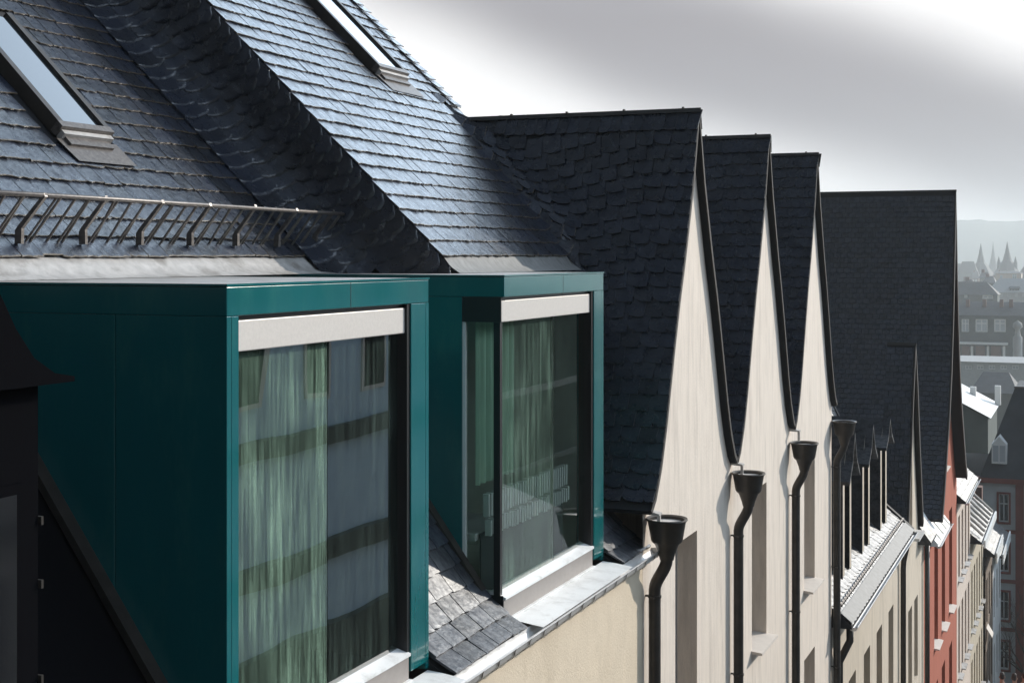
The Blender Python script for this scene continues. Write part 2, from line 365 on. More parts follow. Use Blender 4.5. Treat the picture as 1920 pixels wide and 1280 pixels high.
def hn(t): return 2.2 * math.sin(t * 0.021 + 1.0) + 1.2 * math.sin(t * 0.055) + 0.6 * math.sin(t * 0.16)
for d, base in ((2300, -90), (2600, -40), (2850, 20), (3050, 52), (3230, 75), (3245, 78), (3500, 70), (4200, -90)):
    r = []
    for i in range(201):
        x = -1900 + i * 19
        z = base + (3.2 * hn(x * 0.28) + hr.uniform(-1.0, 1.5) if base > 0 else 0) + (x + 150) * 0.006 * (1 if base > 0 else 0)
        r.append((x, d + 0.1 * x, z))
    rows.append(r)
m.strip(rows); o = m.build('hills', 'woodland'); o['kind'] = 'structure'

# ------------------------------------------------------------------ slates
def slate_outline(kind, r):
    """unit outline (x -.5...5, y 0..1) from lower left counterclockwise; returns pts and number of tail points"""
    if kind in ('rect', 'foot'):
        n = 5; pts = [(-0.5 + 1.0 * i / (n - 1), r.uniform(-0.04, 0.03)) for i in range(n)]
        return pts + [(0.5, 1.0), (-0.5, 1.0)], n
    if kind == 'scale':                                 # rounded lower corner, straight heel
        pts = [(-0.5, 0.42), (-0.44, 0.24), (-0.30, 0.10), (-0.08, 0.02), (0.20, 0.0), (0.49, 0.03)]
        pts = [(x, y + r.uniform(-0.012, 0.012)) for x, y in pts]; return pts + [(0.49, 1.0), (-0.5, 1.0)], 6
    if kind == 'ridge':
        pts = [(-0.49, 0.06), (-0.25, 0.0), (0.1, -0.02), (0.42, 0.03), (0.49, 0.12)]
        pts = [(x, y + r.uniform(-0.03, 0.03)) for x, y in pts]; return pts + [(0.49, 1.0), (-0.49, 1.0)], 5
def slate_geo(kind, seed, lift=0.020, th=0.011):
    r = random.Random(seed); pts, nt_ = slate_outline(kind, r); n = len(pts)
    bow = r.uniform(-0.0015, 0.002)
    z = lambda x, y: 0.004 + lift * (1 - y) + bow * (1 - y) * x * 2
    V = [(x, y, z(x, y)) for x, y in pts] + [(x, y, z(x, y) - th) for x, y in pts]
    Fc = [tuple(range(n))]
    for k in range(n):
        j = (k + 1) % n
        if k == n - 2: continue                        # head edge is hidden under the next course
        Fc.append((k, n + k, n + j, j))
    tail = [(1.0 if kind == 'rect' else 0.62) if (i % n) < nt_ else 0.0 for i in range(2 * n)]
    # inner ring so that the tail tint stays on the edge
    i0 = len(V)
    for k in range(nt_):
        x, y = pts[k]; V.append((x * 0.94, y + 0.10, z(x, y + 0.10) + 0.0005)); tail.append(0.0)
    Fc[0] = tuple([i0 + k for k in range(nt_)] + list(range(nt_, n)))
    for k in range(nt_ - 1): Fc.append((k, k + 1, i0 + k + 1, i0 + k))
    Fc.append((n - 1, 0, i0)); Fc.append((nt_ - 1, nt_, i0 + nt_ - 1))
    return V, Fc, tail, r.random()
def add_attr(me, tails, tones):
    a = me.attributes.new('tail', 'FLOAT', 'POINT'); a.data.foreach_set('value', tails)
    b = me.attributes.new('tone', 'FLOAT', 'POINT'); b.data.foreach_set('value', tones)
VAR = {}
def variants(kind):
    if kind not in VAR:
        out = []
        for k in range(10):
            V, Fc, T, tn = slate_geo(kind, 100 + k * 7 + len(kind) * 31, *((0.030, 0.018) if kind != 'rect' else (0.020, 0.011)))
            me = bpy.data.meshes.new('slate'); me.from_pydata(V, [], Fc); me.update(); add_attr(me, T, [tn] * len(V)); me.materials.append(MATS['slate_far' if kind == 'foot' else 'slate'])
            out.append((me, V, Fc, T, tn))
        VAR[kind] = out
    return VAR[kind]
def place(pos, xd, yd, w_, h_, skew=0.0):
    xd = Vector(xd).normalized(); yd = Vector(yd).normalized(); n = xd.cross(yd).normalized()
    yy = (yd + xd * skew) * h_
    return Matrix(((xd.x * w_, yy.x, n.x, pos[0]), (xd.y * w_, yy.y, n.y, pos[1]), (xd.z * w_, yy.z, n.z, pos[2]), (0, 0, 0, 1)))
def lay(items, parent, limit, material='slate'):
    """items: (matrix, kind). The ones that show largest become single slates, the others one joined part."""
    sc_ = []
    for M, k in items:
        p = M.translation; ok, D = in_view(p); sc_.append((0 if ok else 1, D))
    order = sorted(range(len(items)), key=lambda i: sc_[i])
    single = set(order[:limit]); V = []; Fc = []; T = []; TN = []
    for i, (M, k) in enumerate(items):
        vr = variants(k); me, v0, f0, t0, tn = vr[rnd.randrange(len(vr))]
        if i in single:
            o = bpy.data.objects.new('slate', me); col.objects.link(o); o.parent = parent; o.matrix_basis = M
        else:
            b = len(V); V += [tuple(M @ Vector(p)) for p in v0]; Fc += [tuple(b + q for q in fc) for fc in f0]; T += t0; TN += [tn] * len(v0)
    if V:
        me = bpy.data.meshes.new('slate_field'); me.from_pydata(V, [], Fc); me.update(); add_attr(me, T, TN); me.materials.append(MATS[material])
        o = bpy.data.objects.new('slate_field', me); col.objects.link(o); o.parent = parent; o['kind'] = 'stuff'

BET = R(44.5); CB, SB = math.cos(BET), math.sin(BET)
XA, XB = -7.0, -5.8
GC = [16.70, 20.70, 24.65]                              # gable ridges
HW = 2.0
PROF = [(0, 1.75), (0.27, 0.90), (0.65, 0.0), (0.89, -0.5), (1.10, -1.0), (1.45, -1.9), (1.64, -2.3), (1.86, -2.62), (2.02, -2.74)]
def gprof(d, prof=PROF):
    d = abs(d)
    for (a, za), (b, zb) in zip(prof, prof[1:]):
        if d <= b: return za + (zb - za) * (d - a) / (b - a)
    a, za = prof[-2]; b, zb = prof[-1]
    return zb + (zb - za) * (d - b) / (b - a)
def smax(a, b, k=0.35):
    h = max(k - abs(a - b), 0) / k
    return max(a, b) + h * h * k * 0.25
def zB(x): return -(x - XB) * math.tan(BET)

# ------------------------------------------------------------------ house with the teal dormers
H1 = thing('slate_roof_house', (-8, 9, gz(9)), 'cream house with tall slate roof, skylights and two teal box dormers', 'house')
wallm = MB(); wallm.box(-4.9, -4.5, 2.0, 14.70, gz(2) - 1.5, -3.28); wallm.box(-13.5, -4.9, 2.0, 14.70, gz(2) - 1.5, -3.30)
wallm.build('wall', 'plaster_cream', H1)
cw = MB(); cw.box(-13.5, -7.45, 2.0, 17.0, -3.28, -0.05); cw.build('attic_wall', 'plaster_cream', H1)
def PA(s, y, n=0.0): return Vector((XA - s * CB + n * SB, y, s * SB + n * CB))
def PB(s, y, n=0.0): return Vector((XB - s * CB + n * SB, y, s * SB + n * CB))
rA = MB(); tA = PA(6.2, 0)
rA.prism_y([(XA - 0.02, -0.06), (XA - 0.02, 0.0), (tA.x, tA.z), (-14.2, 0.5), (-14.2, -0.06)], 2.0, 12.47)
roofA = rA.build('roof', 'underlay', H1)
rB = MB(); tB = PB(7.0, 0)
rB.prism_y([(XB - 0.02, -0.14), (XB - 0.02, -0.012), (tB.x, tB.z), (-14.0, 1.5), (-14.0, -0.14)], 12.40, 16.98)
roofB = rB.build('roof', 'underlay', H1)
SKA = (1.42, 3.0, 9.50, 10.14); SKB = (3.14, 4.9, 15.22, 15.98)
items = []
yd = Vector((-CB, 0, SB)); e = 0.215
for k in range(0, 27):
    s = -0.02 + k * e; y = 2.4 + rnd.uniform(0, 0.2)
    while y < 11.95:
        w_ = rnd.uniform(0.17, 0.27); yc = y + w_ / 2; y += w_
        if s > SKA[0] - 0.32 and s < SKA[1] and SKA[2] - 0.1 < yc < SKA[3] + 0.1: continue
        p = PA(s + rnd.uniform(-0.008, 0.008), yc, 0.002 + rnd.uniform(0, 0.002))
        n_t = rnd.uniform(-0.02, 0.02)
        items.append((place(p, (0, 1, n_t), yd, w_ - 0.010, e * 1.28, 0.10), 'rect'))
lay(items, roofA, 95)
# upper roof beside the white gables, its surface sweeping into the gable roof as a laced valley
def PBs(s, y):
    p = PB(s, y); z = smax(p.z, gprof(y - GC[0]), 0.55) if y < GC[0] else p.z
    return Vector((p.x, y, z))
items = []
for k in range(0, 30):
    s = -0.02 + k * e; y = 12.31 + rnd.uniform(0, 0.03)
    while y < 17.0:
        w_ = rnd.uniform(0.16, 0.25); yc = y + w_ / 2; y += w_
        if s > SKB[0] - 0.32 and s < SKB[1] and SKB[2] - 0.1 < yc < SKB[3] + 0.1: continue
        p = PBs(s, yc)
        if yc < GC[0] and p.x > -7.8 and gprof(yc - GC[0]) - zB(p.x) > 0.30: continue
        if yc >= GC[0] and s * SB < 1.6: continue
        tx = PBs(s, yc + 0.05) - PBs(s, yc - 0.05); ty = PBs(s + 0.1, yc) - PBs(s - 0.02, yc)
        nn = tx.cross(ty).normalized(); p = p + nn * rnd.uniform(0.003, 0.008) + Vector((0, 0, 0.004))
        ty = ty - tx * (ty.dot(tx) / tx.dot(tx))
        items.append((place(p, tx, ty, w_ - 0.010, e * 1.3, 0.10), 'rect'))
vv = MB(); nx = 30
for a in range(nx):
    for b in range(nx):
        xs = [-7.75 + (a + k) * 2.05 / nx for k in (0, 1)]; yy = [14.9 + (b + k) * 1.78 / nx for k in (0, 1)]
        if abs(zB(xs[0]) - gprof(yy[0] - GC[0])) > 0.5 or zB(xs[1]) < -0.1: continue
        vv.poly([(x_, y_, smax(zB(x_), gprof(y_ - GC[0]), 0.55) - 0.004) for x_, y_ in ((xs[0], yy[0]), (xs[1], yy[0]), (xs[1], yy[1]), (xs[0], yy[1]))])
vv.build('valley_lining', 'slate', roofB, smooth=True)
# verge slates standing proud along the far edge
for k in range(8, 36):
    s = k * 0.17 + 0.05
    if s * SB < 1.75: continue
    if s < 2.75: continue
    items.append((place(PB(s, 17.0, 0.03 + rnd.uniform(0, 0.012)), (0, 1, 0), yd + Vector((-0.05, 0, -0.06)), 0.22, 0.25, 0.1), 'rect'))
lay(items, roofB, 75)
vb = MB(); a0 = PB(1.75 / SB, 0, 0); vb.prism_y([(PB(2.66, 0, -0.22).x, PB(2.66, 0, -0.22).z), (PB(2.66, 0, 0.015).x, PB(2.66, 0, 0.015).z), (PB(7, 0, 0.015).x, PB(7, 0, 0.015).z), (PB(7, 0, -0.22).x, PB(7, 0, -0.22).z)], 16.985, 17.07)
vb.build('verge_board', 'verge_wood', H1)
# stepped cheek between the two roof levels, swept slates
OFF = (XB - XA) * SB
path = [(11.80, 0.020), (11.98, 0.035), (12.14, 0.085), (12.25, 0.17), (12.31, 0.28), (12.33, 0.37), (12.335, 0.46), (12.335, 0.55), (12.335, 0.64), (12.335, 0.72), (12.338, OFF - 0.05), (12.345, OFF + 0.004)]
cs = []; 
for q in range(len(path) - 1):
    for t in (0, .25, .5, .75):
        cs.append((path[q][0] * (1 - t) + path[q + 1][0] * t, path[q][1] * (1 - t) + path[q + 1][1] * t))
cs.append(path[-1])
def PC(s, i, lift=0.0):
    y, n = cs[i]; a = cs[max(0, i - 1)]; b = cs[min(len(cs) - 1, i + 1)]
    ty, tn = b[0] - a[0], b[1] - a[1]; ln = math.hypot(ty, tn)
    ny, nn = -tn / ln, ty / ln
    return Vector((XA - s * CB + (n + nn * lift) * SB, y + ny * lift, s * SB + (n + nn * lift) * CB))
m = MB(); m.strip([[PC(s - 0.05 - 1.02 * cs[i][1] / OFF if s < 1 else s, i, -0.012) for i in range(len(cs))] for s in (0.0, 6.0)])
chk = m.build('cheek', 'underlay', H1, smooth=True)
def swept(i0, i1, bulge, length, lift, seed, tilt=0.0):
    n = 9; V = []; Fc = []; T = []; r = random.Random(seed)
    for row, fr in enumerate((0.0, 0.12, 1.0)):
        for j in range(n):
            t = j / (n - 1); i = int(round(i0 + (i1 - i0) * t))
            low = -bulge * (math.sin(math.pi * min(1, max(0, t * 0.9 + 0.05))) ** 0.6) + tilt * (t - 0.5) + r.uniform(-0.006, 0.006)
            s = low * (1 - fr) + length * fr
            V.append(PC(s, i, 0.004 + lift * (1 - fr) ** 1.5)); T.append(0.45 if row == 0 else 0.0)
    for a in range(2):
        for j in range(n - 1): Fc.append((a * n + j, a * n + j + 1, (a + 1) * n + j + 1, (a + 1) * n + j))
    b = len(V)
    for j in range(n):
        t = j / (n - 1); i = int(round(i0 + (i1 - i0) * t)); p = V[j]
        q = p - (PC(0, i, 0.018) - PC(0, i, 0)); V.append(q); T.append(0.45)
    for j in range(n - 1): Fc.append((b + j, b + j + 1, j + 1, j))
    me = bpy.data.meshes.new('slate'); me.from_pydata([tuple(p) for p in V], [], Fc); me.update(); add_attr(me, T, [r.random()] * len(V))
    me.polygons.foreach_set('use_smooth', [True] * len(me.polygons)); me.materials.append(MATS['slate'])
    return me
NCS = len(cs) - 1
cols = [(0, 10, 0.05, 0.34, 0.018, 0.19, 0.05, -0.28), (8, 18, 0.06, 0.34, 0.018, 0.175, -0.05, -0.40), (16, 26, 0.07, 0.34, 0.022, 0.20, -0.09, -0.62), (23, 35, 0.09, 0.36, 0.026, 0.185, -0.05, -0.85), (32, NCS, 0.09, 0.34, 0.030, 0.165, 0.05, -1.0)]
for ci, (i0, i1, bl, ln, lf, st, ti, sst) in enumerate(cols):
    mv = [swept(i0, i1, bl * rnd.uniform(0.8, 1.25), ln, lf * rnd.uniform(0.7, 1.35), 50 + ci * 9 + q, ti + rnd.uniform(-0.03, 0.03)) for q in range(7)]
    k = 0; s = sst
    while s < 4.4:
        o = bpy.data.objects.new('slate', mv[rnd.randrange(7)]); col.objects.link(o); o.parent = chk
        o.matrix_basis = Matrix.Translation(Vector((-CB, 0, SB)) * s); k += 1; s += st * rnd.uniform(0.93, 1.07)
# zinc apron below the upper roof
m = MB(); ap = [(-7.05, 0.01), (-6.985, -0.02), (-6.92, -0.075), (-6.86, -0.13), (-6.74, -0.165)]
m.strip([[(x, y, z) for x, z in ap] for y in (2.0, 5, 8, 10, 12.33)]); m.build('apron_flashing', 'zinc_dirty', H1, smooth=True)
m = MB(); m.strip([[(x, y, z) for x, z in ((-5.85, 0.05), (-5.79, -0.01), (-5.72, -0.10), (-5.62, -0.165))] for y in (12.4, 14, 15.9)]); m.build('apron_flashing', 'lead_grey', H1, smooth=True)
# lower roof with flared foot, between the dormers
LOW = [(-4.50, -3.20), (-4.62, -3.13), (-4.78, -3.02), (-4.95, -2.86), (-5.10, -2.66), (-7.0, -0.04)]
LOWB = [(-4.50, -3.20), (-4.62, -3.13), (-4.78, -3.02), (-4.95, -2.86), (-5.08, -2.66), (-5.82, -0.16)]
D1 = (7.06, 9.79); D2 = (11.29, 13.97)
def along(prof, t):
    acc = 0
    for (a, b), (c, d) in zip(prof, prof[1:]):
        l_ = math.hypot(c - a, d - b)
        if t <= acc + l_ or (c, d) == prof[-1]:
            q = (t - acc) / l_; return Vector((a + (c - a) * q, 0, b + (d - b) * q)), Vector(((c - a) / l_, 0, (d - b) / l_))
        acc += l_
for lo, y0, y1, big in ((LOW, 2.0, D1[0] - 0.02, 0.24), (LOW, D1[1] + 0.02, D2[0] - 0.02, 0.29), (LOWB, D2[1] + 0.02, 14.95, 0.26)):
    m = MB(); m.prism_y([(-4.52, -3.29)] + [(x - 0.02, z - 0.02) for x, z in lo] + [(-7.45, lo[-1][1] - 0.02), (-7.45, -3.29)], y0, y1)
    rl = m.build('roof', 'shade_black' if y0 < 3 else 'underlay', H1); items = []  # nearest stretch: shade painted as plain black, no slates laid
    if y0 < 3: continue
    t = 0.0; first = True
    while t < 3.2:
        ex = 0.20
        y = y0 - rnd.uniform(0, 0.2)
        while y < y1 - 0.05:
            w_ = big * rnd.uniform(0.9, 1.15); ya_ = max(y, y0); w_ = min(w_, y1 - ya_); y = ya_
            p, tg = along(lo, t + 0.01); p2, _ = along(lo, t + 0.26); d = (p2 - p)
            p = Vector((p.x, y + w_ / 2, p.z)) + Vector((0.012, 0, 0.006))
            items.append((place(p, (0, 1, 0), d, w_ - 0.012, 0.28, 0.08), 'foot')); y += w_
        t += ex
    lay(items, rl, 14, 'slate_far')
# gutter with clamps
def gutter(parent, y0, y1, xo, z, r=0.085, m_='zinc_bright', step=0.42, clamp='dark_metal'):
    mb = MB(); prof = []
    for k in range(9):
        a = math.pi + math.pi * k / 8; prof.append((xo - r + r * math.cos(a), z + r * 0.95 * math.sin(a)))
    prof += [(xo + 0.012, z + 0.012), (xo - 0.004, z + 0.016)]
    inner = [(x - (0.008 if k > 4 else -0.008), zz + 0.008) for k, (x, zz) in enumerate(prof[:9])][::-1]
    ny = 2
    mb.strip([[(x, y, zz) for x, zz in prof + inner] for y in (y0, y1)])
    mb.poly([(x, y0, zz) for x, zz in prof[:9]][::-1])
    mb.poly([(x, y1, zz) for x, zz in prof[:9]])
    gt = mb.build('gutter', m_, parent); smooth_angle(gt, 40)
    if step:
        cp = MB(); rr = r + 0.008
        pr = [(xo - r + rr * math.cos(math.pi + math.pi * k / 8), z + rr * 0.95 * math.sin(math.pi + math.pi * k / 8)) for k in range(9)] + [(xo + 0.019, z + 0.019)]
        me = None; y = y0 + 0.2
        while y < y1 - 0.05:
            if me is None:
                cp.strip([[(x, yy, zz) for x, zz in pr] for yy in (-0.015, 0.015)]); 
                o = cp.build('bracket', clamp, gt); me = o.data
            else:
                o = bpy.data.objects.new('bracket', me); col.objects.link(o); o.parent = gt
            o.location = (0, y, 0); y += step
    return gt
gutter(H1, 2.2, 15.02, -4.345, -3.20, 0.085, step=0.33)

# ---- teal box dormers
def dormer(y0, y1, corner, parent, label):
    X0 = -4.70; ZT = -0.18; ZS = -0.355; ZB_ = -3.14; XR = -7.30; XG = X0 - 0.09
    nj, fj = (0.13, 0.30)
    s = MB(); s.box(XR, X0, y0, y1, ZS, ZT)
    d = s.build('dormer', 'teal', parent, label=label); bevel(d, 0.006, 2)
    tp = MB(); tp.box(XR, X0 - 0.03, y0 + 0.03, y1 - 0.03, ZT + 0.003, ZT + 0.012); tp.build('roof_sheet', 'zinc_dirty', d)
    ri = MB(); ri.box(XR, X0 + 0.006, y0 - 0.006, y0 + 0.02, ZT + 0.002, ZT + 0.016); ri.box(X0 - 0.02, X0 + 0.006, y0 + 0.02, y1 + 0.006, ZT + 0.002, ZT + 0.016); ri.box(XR, X0 - 0.02, y1 - 0.02, y1 + 0.006, ZT + 0.002, ZT + 0.016)
    ri.build('edge_trim', 'teal', d)
    gb = -5.10 if corner else X0
    yj = y0 + (y1 - y0) * 0.55
    q = MB(); q.box(X0 - 0.002, X0 + 0.0012, yj - 0.003, yj + 0.003, ZS + 0.004, ZT - 0.004); q.build('panel_joint', 'black_metal', d)
    # near cheek panels with shadow gap
    seams = [gb, -5.50, -6.40, XR] if not corner else [gb, -6.2, XR]
    for a, b in zip(seams, seams[1:]):
        q = MB(); q.box(b + 0.004, a - (0.004 if a != gb else 0), y0 + 0.0005, y0 + 0.05, ZB_, ZS - 0.001); o = q.build('cheek_panel', 'teal', d); bevel(o, 0.003, 1)
    q = MB(); q.box(XR, gb - 0.01, y0 + 0.02, y0 + 0.06, ZB_, ZS - 0.002); q.build('cheek_backing', 'frame_grey', d)
    q = MB(); q.box(XR, X0, y1 - 0.05, y1 - 0.0005, ZB_, ZS - 0.001); o = q.build('cheek_panel', 'teal', d)
    # front jambs
    if not corner:
        q = MB(); q.box(XG - 0.03, X0 - 0.0005, y0 + 0.0505, y0 + nj, ZB_ + 0.05, ZS - 0.001); o = q.build('jamb', 'teal', d); bevel(o, 0.004, 1)
    q = MB(); q.box(XG - 0.10, X0 - 0.0005, y1 - fj, y1 - 0.0505, ZB_ + 0.05, ZS - 0.001); o = q.build('jamb', 'teal', d); bevel(o, 0.004, 1)
    q = MB(); q.box(XG - 0.06, X0 - 0.012, y1 - fj - 0.045, y1 - fj - 0.0005, ZB_ + 0.2, ZS - 0.001); q.build('reveal_lining', 'black_metal', d)
    ya = y0 + (nj if not corner else 0.012); yb = y1 - fj - 0.046
    # roller shutter box
    q = MB(); q.box(X0 - 0.16, X0 - 0.03, ya, yb, -0.572, -0.385); o = q.build('shutter_box', 'shutter_box', d); bevel(o, 0.006, 2)
    q = MB(); q.box(X0 - 0.15, X0 - 0.05, ya, yb + 0.04, -0.384, ZS - 0.002); q.build('shadow_gap', 'black_metal', d)
    # sill and base
    q = MB(); q.prism_y([(X0 - 0.14, -2.90), (X0 - 0.14, -2.955), (X0 + 0.01, -2.965), (X0 + 0.01, -2.945)], ya - (0.0 if not corner else 0.0), yb + 0.02); q.build('sill', 'zinc_sheet', d)
    q = MB(); q.box(X0 - 0.14, X0 - 0.008, ya, yb + 0.02, ZB_, -2.967); q.build('base_panel', 'base_grey', d)
    q = MB(); q.box(X0 - 0.14, X0 + 0.02, ya, yb + 0.03, ZB_ - 0.012, ZB_ - 0.0005); q.build('base_strip', 'zinc_sheet', d)
    # glass
    zt, zb = -0.573, -2.92
    mid = ya + (yb - ya) * (0.535 if not corner else 0.62)
    for k, (a, b) in enumerate(((ya + 0.004, mid - 0.004), (mid + 0.004, yb - 0.002))):
        q = MB(); q.poly([(XG, a, zb), (XG, b, zb), (XG, b, zt), (XG, a, zt)])
        q.build('pane', ('glass_corner_streaked' if corner else 'glass_streaked') if k == 0 else ('glass_corner' if corner else 'glass_clear'), d)
    q = MB(); q.box(XG - 0.03, XG - 0.004, mid - 0.006, mid + 0.006, zb, zt); q.build('glazing_joint', 'black_metal', d)
    if corner:
        q = MB(); q.poly([(gb, y0 + 0.03, zb), (XG, y0 + 0.03, zb), (XG, y0 + 0.03, zt), (gb, y0 + 0.03, zt)]); q.build('pane', 'glass_side', d)
        q = MB(); q.box(XG - 0.01, XG + 0.05, y0 + 0.005, y0 + 0.055, ZB_, zt); q.build('corner_post', 'black_metal', d)
        q = MB(); q.box(gb + 0.001, X0 - 0.031, y0 + 0.002, y0 + 0.10, -0.572, ZS - 0.002); q.build('lintel', 'black_metal', d)
        q = MB(); q.box(gb + 0.001, X0 - 0.012, y0 + 0.004, y0 + 0.011, ZB_, -2.93); q.build('base_panel', 'black_metal', d)
        q = MB(); q.box(gb + 0.001, gb + 0.03, y0 + 0.012, y0 + 0.05, zb, zt); q.build('glazing_frame', 'frame_white', d)
        q = MB(); q.box(gb + 0.03, XG - 0.012, y0 + 0.035, y0 + 0.06, -2.925, -2.90); q.build('sill', 'zinc_sheet', d)
    # room behind
    q = MB(); q.poly([(XR + 0.05, y0 + 0.07, ZB_ + 0.05), (XG - 0.06, y0 + 0.07, ZB_ + 0.05), (XG - 0.06, y1 - 0.07, ZB_ + 0.05), (XR + 0.05, y1 - 0.07, ZB_ + 0.05)])
    q.poly([(XR + 0.05, y0 + 0.07, ZB_), (XR + 0.05, y1 - 0.07, ZB_), (XR + 0.05, y1 - 0.07, ZS), (XR + 0.05, y0 + 0.07, ZS)])
    q.poly([(XR + 0.05, y1 - 0.07, ZB_), (XG - 0.11, y1 - 0.07, ZB_), (XG - 0.11, y1 - 0.07, ZS), (XR + 0.05, y1 - 0.07, ZS)])
    q.build('room_lining', 'interior', d)
    if not corner:
        q = MB(); rows = []
        for zz in (-0.58, -2.9):
            rows.append([(XG - 0.16 + 0.035 * math.sin(j * 0.9) + 0.012 * math.sin(j * 2.3), ya + 0.02 + j * 0.018, zz) for j in range(52)])
        q.strip(rows); q.build('curtain', 'curtain', d, smooth=True)
    if corner:
        q = MB(); q.strip([[(XG - 0.25 + 0.03 * math.sin(j * 0.95), y0 + 0.16 + j * 0.02, zz) for j in range(46)] for zz in (-0.58, -2.02)]); q.build('curtain', 'curtain', d, smooth=True)
        q = MB(); q.box(-5.75, -5.02, y0 + 0.10, y0 + 1.05, -2.50, -2.44); q.build('window_bench', 'frame_white', d)
        q = MB(); q.box(-5.70, -5.62, y0 + 0.10, y0 + 1.05, ZB_ + 0.05, -2.505); q.build('bench_end', 'frame_white', d)
    # zinc sheet from the base to the gutter
    q = MB(); q.strip([[(X0 + 0.0, y, ZB_ - 0.014), (-4.58, y, ZB_ - 0.022), (-4.375, y, -3.188)] for y in (y0 + 0.1, y1 - 0.02)]); q.build('sill_sheet', 'zinc_sheet', d)
    return d
dm1 = dormer(D1[0], D1[1], False, H1, 'teal box dormer with one wide streaked window')
dm2 = dormer(D2[0], D2[1], True, H1, 'teal box dormer with glazed corner and black post')
ra_ = thing('radiator', (-4.96, 12.45, -3.09), 'row of bright white upright slats behind the corner dormer window', 'radiator')
m = MB(); m.box(-5.00, -4.985, 11.45, 13.52, -3.09, -2.44); m.build('back_panel', 'plaster_dark', ra_)
for zr0, zr1, xo in ((-2.30, -2.10, -4.95), (-2.46, -2.325, -4.93)):
    y = 11.47; me = None
    while y < 13.5:
        if me is None:
            m = MB(); m.box(-0.028, 0.028, 0, 0.034, zr0, zr1); o = m.build('slat', 'frame_white', ra_); me = o.data
        else:
            o = bpy.data.objects.new('slat', me); col.objects.link(o); setp(o, ra_)
        o.location = (xo, y, rnd.uniform(-0.012, 0.012)); y += 0.062
# cheek flashing strips on the lower roof
for y in (D2[0] - 0.05, D1[0] - 0.05):
    m = MB(); a, _ = along(LOW, 0.5); b, _ = along(LOW, 3.0); d_ = (b - a).normalized(); n_ = Vector((-d_.z, 0, d_.x)) * -1
    if n_.z < 0: n_ = -n_
    m.obox(a + Vector((0, y, 0)) + n_ * 0.02 + d_ * 0.0, Vector((0, 1, 0)), n_, d_, 0.10, 0.05, 2.6); m.build('flashing_strip', 'dark_metal', H1)

# ---- skylights
def skylight(P, s0, s1, y0, y1, label, m_pane='pane_sky'):
    def bx(sa, sb, ya, yb, na, nb):
        mb = MB(); i = 0
        vv = [P(s_, y_, n_) for n_ in (na, nb) for y_ in (ya, yb) for s_ in (sa, sb)]
        mb.v = [tuple(v) for v in vv]
        mb.f = [(0, 2, 3, 1), (4, 5, 7, 6), (0, 1, 5, 4), (2, 6, 7, 3), (0, 4, 6, 2), (1, 3, 7, 5)]
        return mb
    f = bx(s0, s1, y0, y1, -0.02, 0.075).build('skylight', 'black_metal', H1, label=label)
    bx(s0 + 0.02, s1, y0 - 0.012, y0 + 0.055, 0.0, 0.125).build('frame_rail', 'dark_metal', f)
    bx(s0 + 0.02, s1, y1 - 0.055, y1 + 0.012, 0.0, 0.125).build('frame_rail', 'dark_metal', f)
    bx(s0 + 0.05, s1 - 0.05, y0 + 0.056, y1 - 0.056, 0.076, 0.098).build('pane', m_pane, f)
    bx(s0 - 0.01, s0 + 0.06, y0 - 0.02, y1 + 0.02, 0.02, 0.128).build('bottom_cover', 'guard_metal', f)
    bx(s0 - 0.06, s0 - 0.011, y0 + 0.0, y1 + 0.0, 0.01, 0.09).build('bottom_cover', 'zinc_dirty', f)
    bx(s0 - 0.15, s0 - 0.061, y0 + 0.03, y1 - 0.05, 0.01, 0.06).build('bottom_cover', 'guard_metal', f)
    mb = MB(); mb.poly([P(s0 - 0.06, y0 - 0.06, 0.034), P(s0 - 0.34, y0 - 0.02, 0.040), P(s0 - 0.34, y1 + 0.10, 0.040), P(s0 - 0.06, y1 + 0.08, 0.034)])
    mb.build('apron', 'guard_metal', f)
    return f
skylight(PA, *SKA, 'long roof window set in slates above the snow guard')
skylight(PB, *SKB, 'long roof window on the higher roof beside the gables')

# ---- snow guard
SGX, SGZ = PA(0.14, 0).x, PA(0.14, 0).z
rail = MB(); rail.tube([(SGX + 0.26, 5.0, SGZ + 0.335), (SGX + 0.26, 9, SGZ + 0.33), (SGX + 0.26, 12.32, SGZ + 0.315)], 0.017, 8)
sg = rail.build('snow_guard', 'guard_metal', H1, smooth=True, label='metal snow guard rail with slanted bars along the slate roof')
bm1 = MB(); bm1.tube([(0, 0, 0), (0.26, 0, 0.335)], 0.0105, 6); me1 = None
bm2 = MB(); bm2.tube([(0.0, 0, 0.0), (0.26, 0.045, 0.335)], 0.0095, 6)
br = MB(); br.prism_y([(0.03, -0.01), (0.03, 0.085), (0.055, 0.12), (0.265, 0.35), (0.275, 0.325), (0.085, 0.10), (0.085, -0.01)], -0.016, 0.016)
mA = mBm = mC = None
y = 5.05; k = 0
while y < 12.3:
    mb_, nm = (br, 'bracket') if k % 4 == 1 else (bm1, 'bar')
    if nm == 'bracket':
        if mC is None: o = mb_.build(nm, 'guard_metal', sg); mC = o.data
        else: o = bpy.data.objects.new(nm, mC); col.objects.link(o); o.parent = sg
    else:
        if mA is None: o = mb_.build(nm, 'guard_metal', sg); mA = o.data
        else: o = bpy.data.objects.new(nm, mA); col.objects.link(o); o.parent = sg
    o.location = (SGX, y, SGZ); o.rotation_euler = (rnd.uniform(-0.05, 0.05), rnd.uniform(-0.03, 0.03), rnd.uniform(-0.1, 0.1))
    if k % 4 in (0, 2):
        if mBm is None: o = bm2.build('bar', 'guard_metal', sg); mBm = o.data
        else: o = bpy.data.objects.new('bar', mBm); col.objects.link(o); o.parent = sg
        o.location = (SGX, y - 0.045, SGZ)
    y += 0.172; k += 1

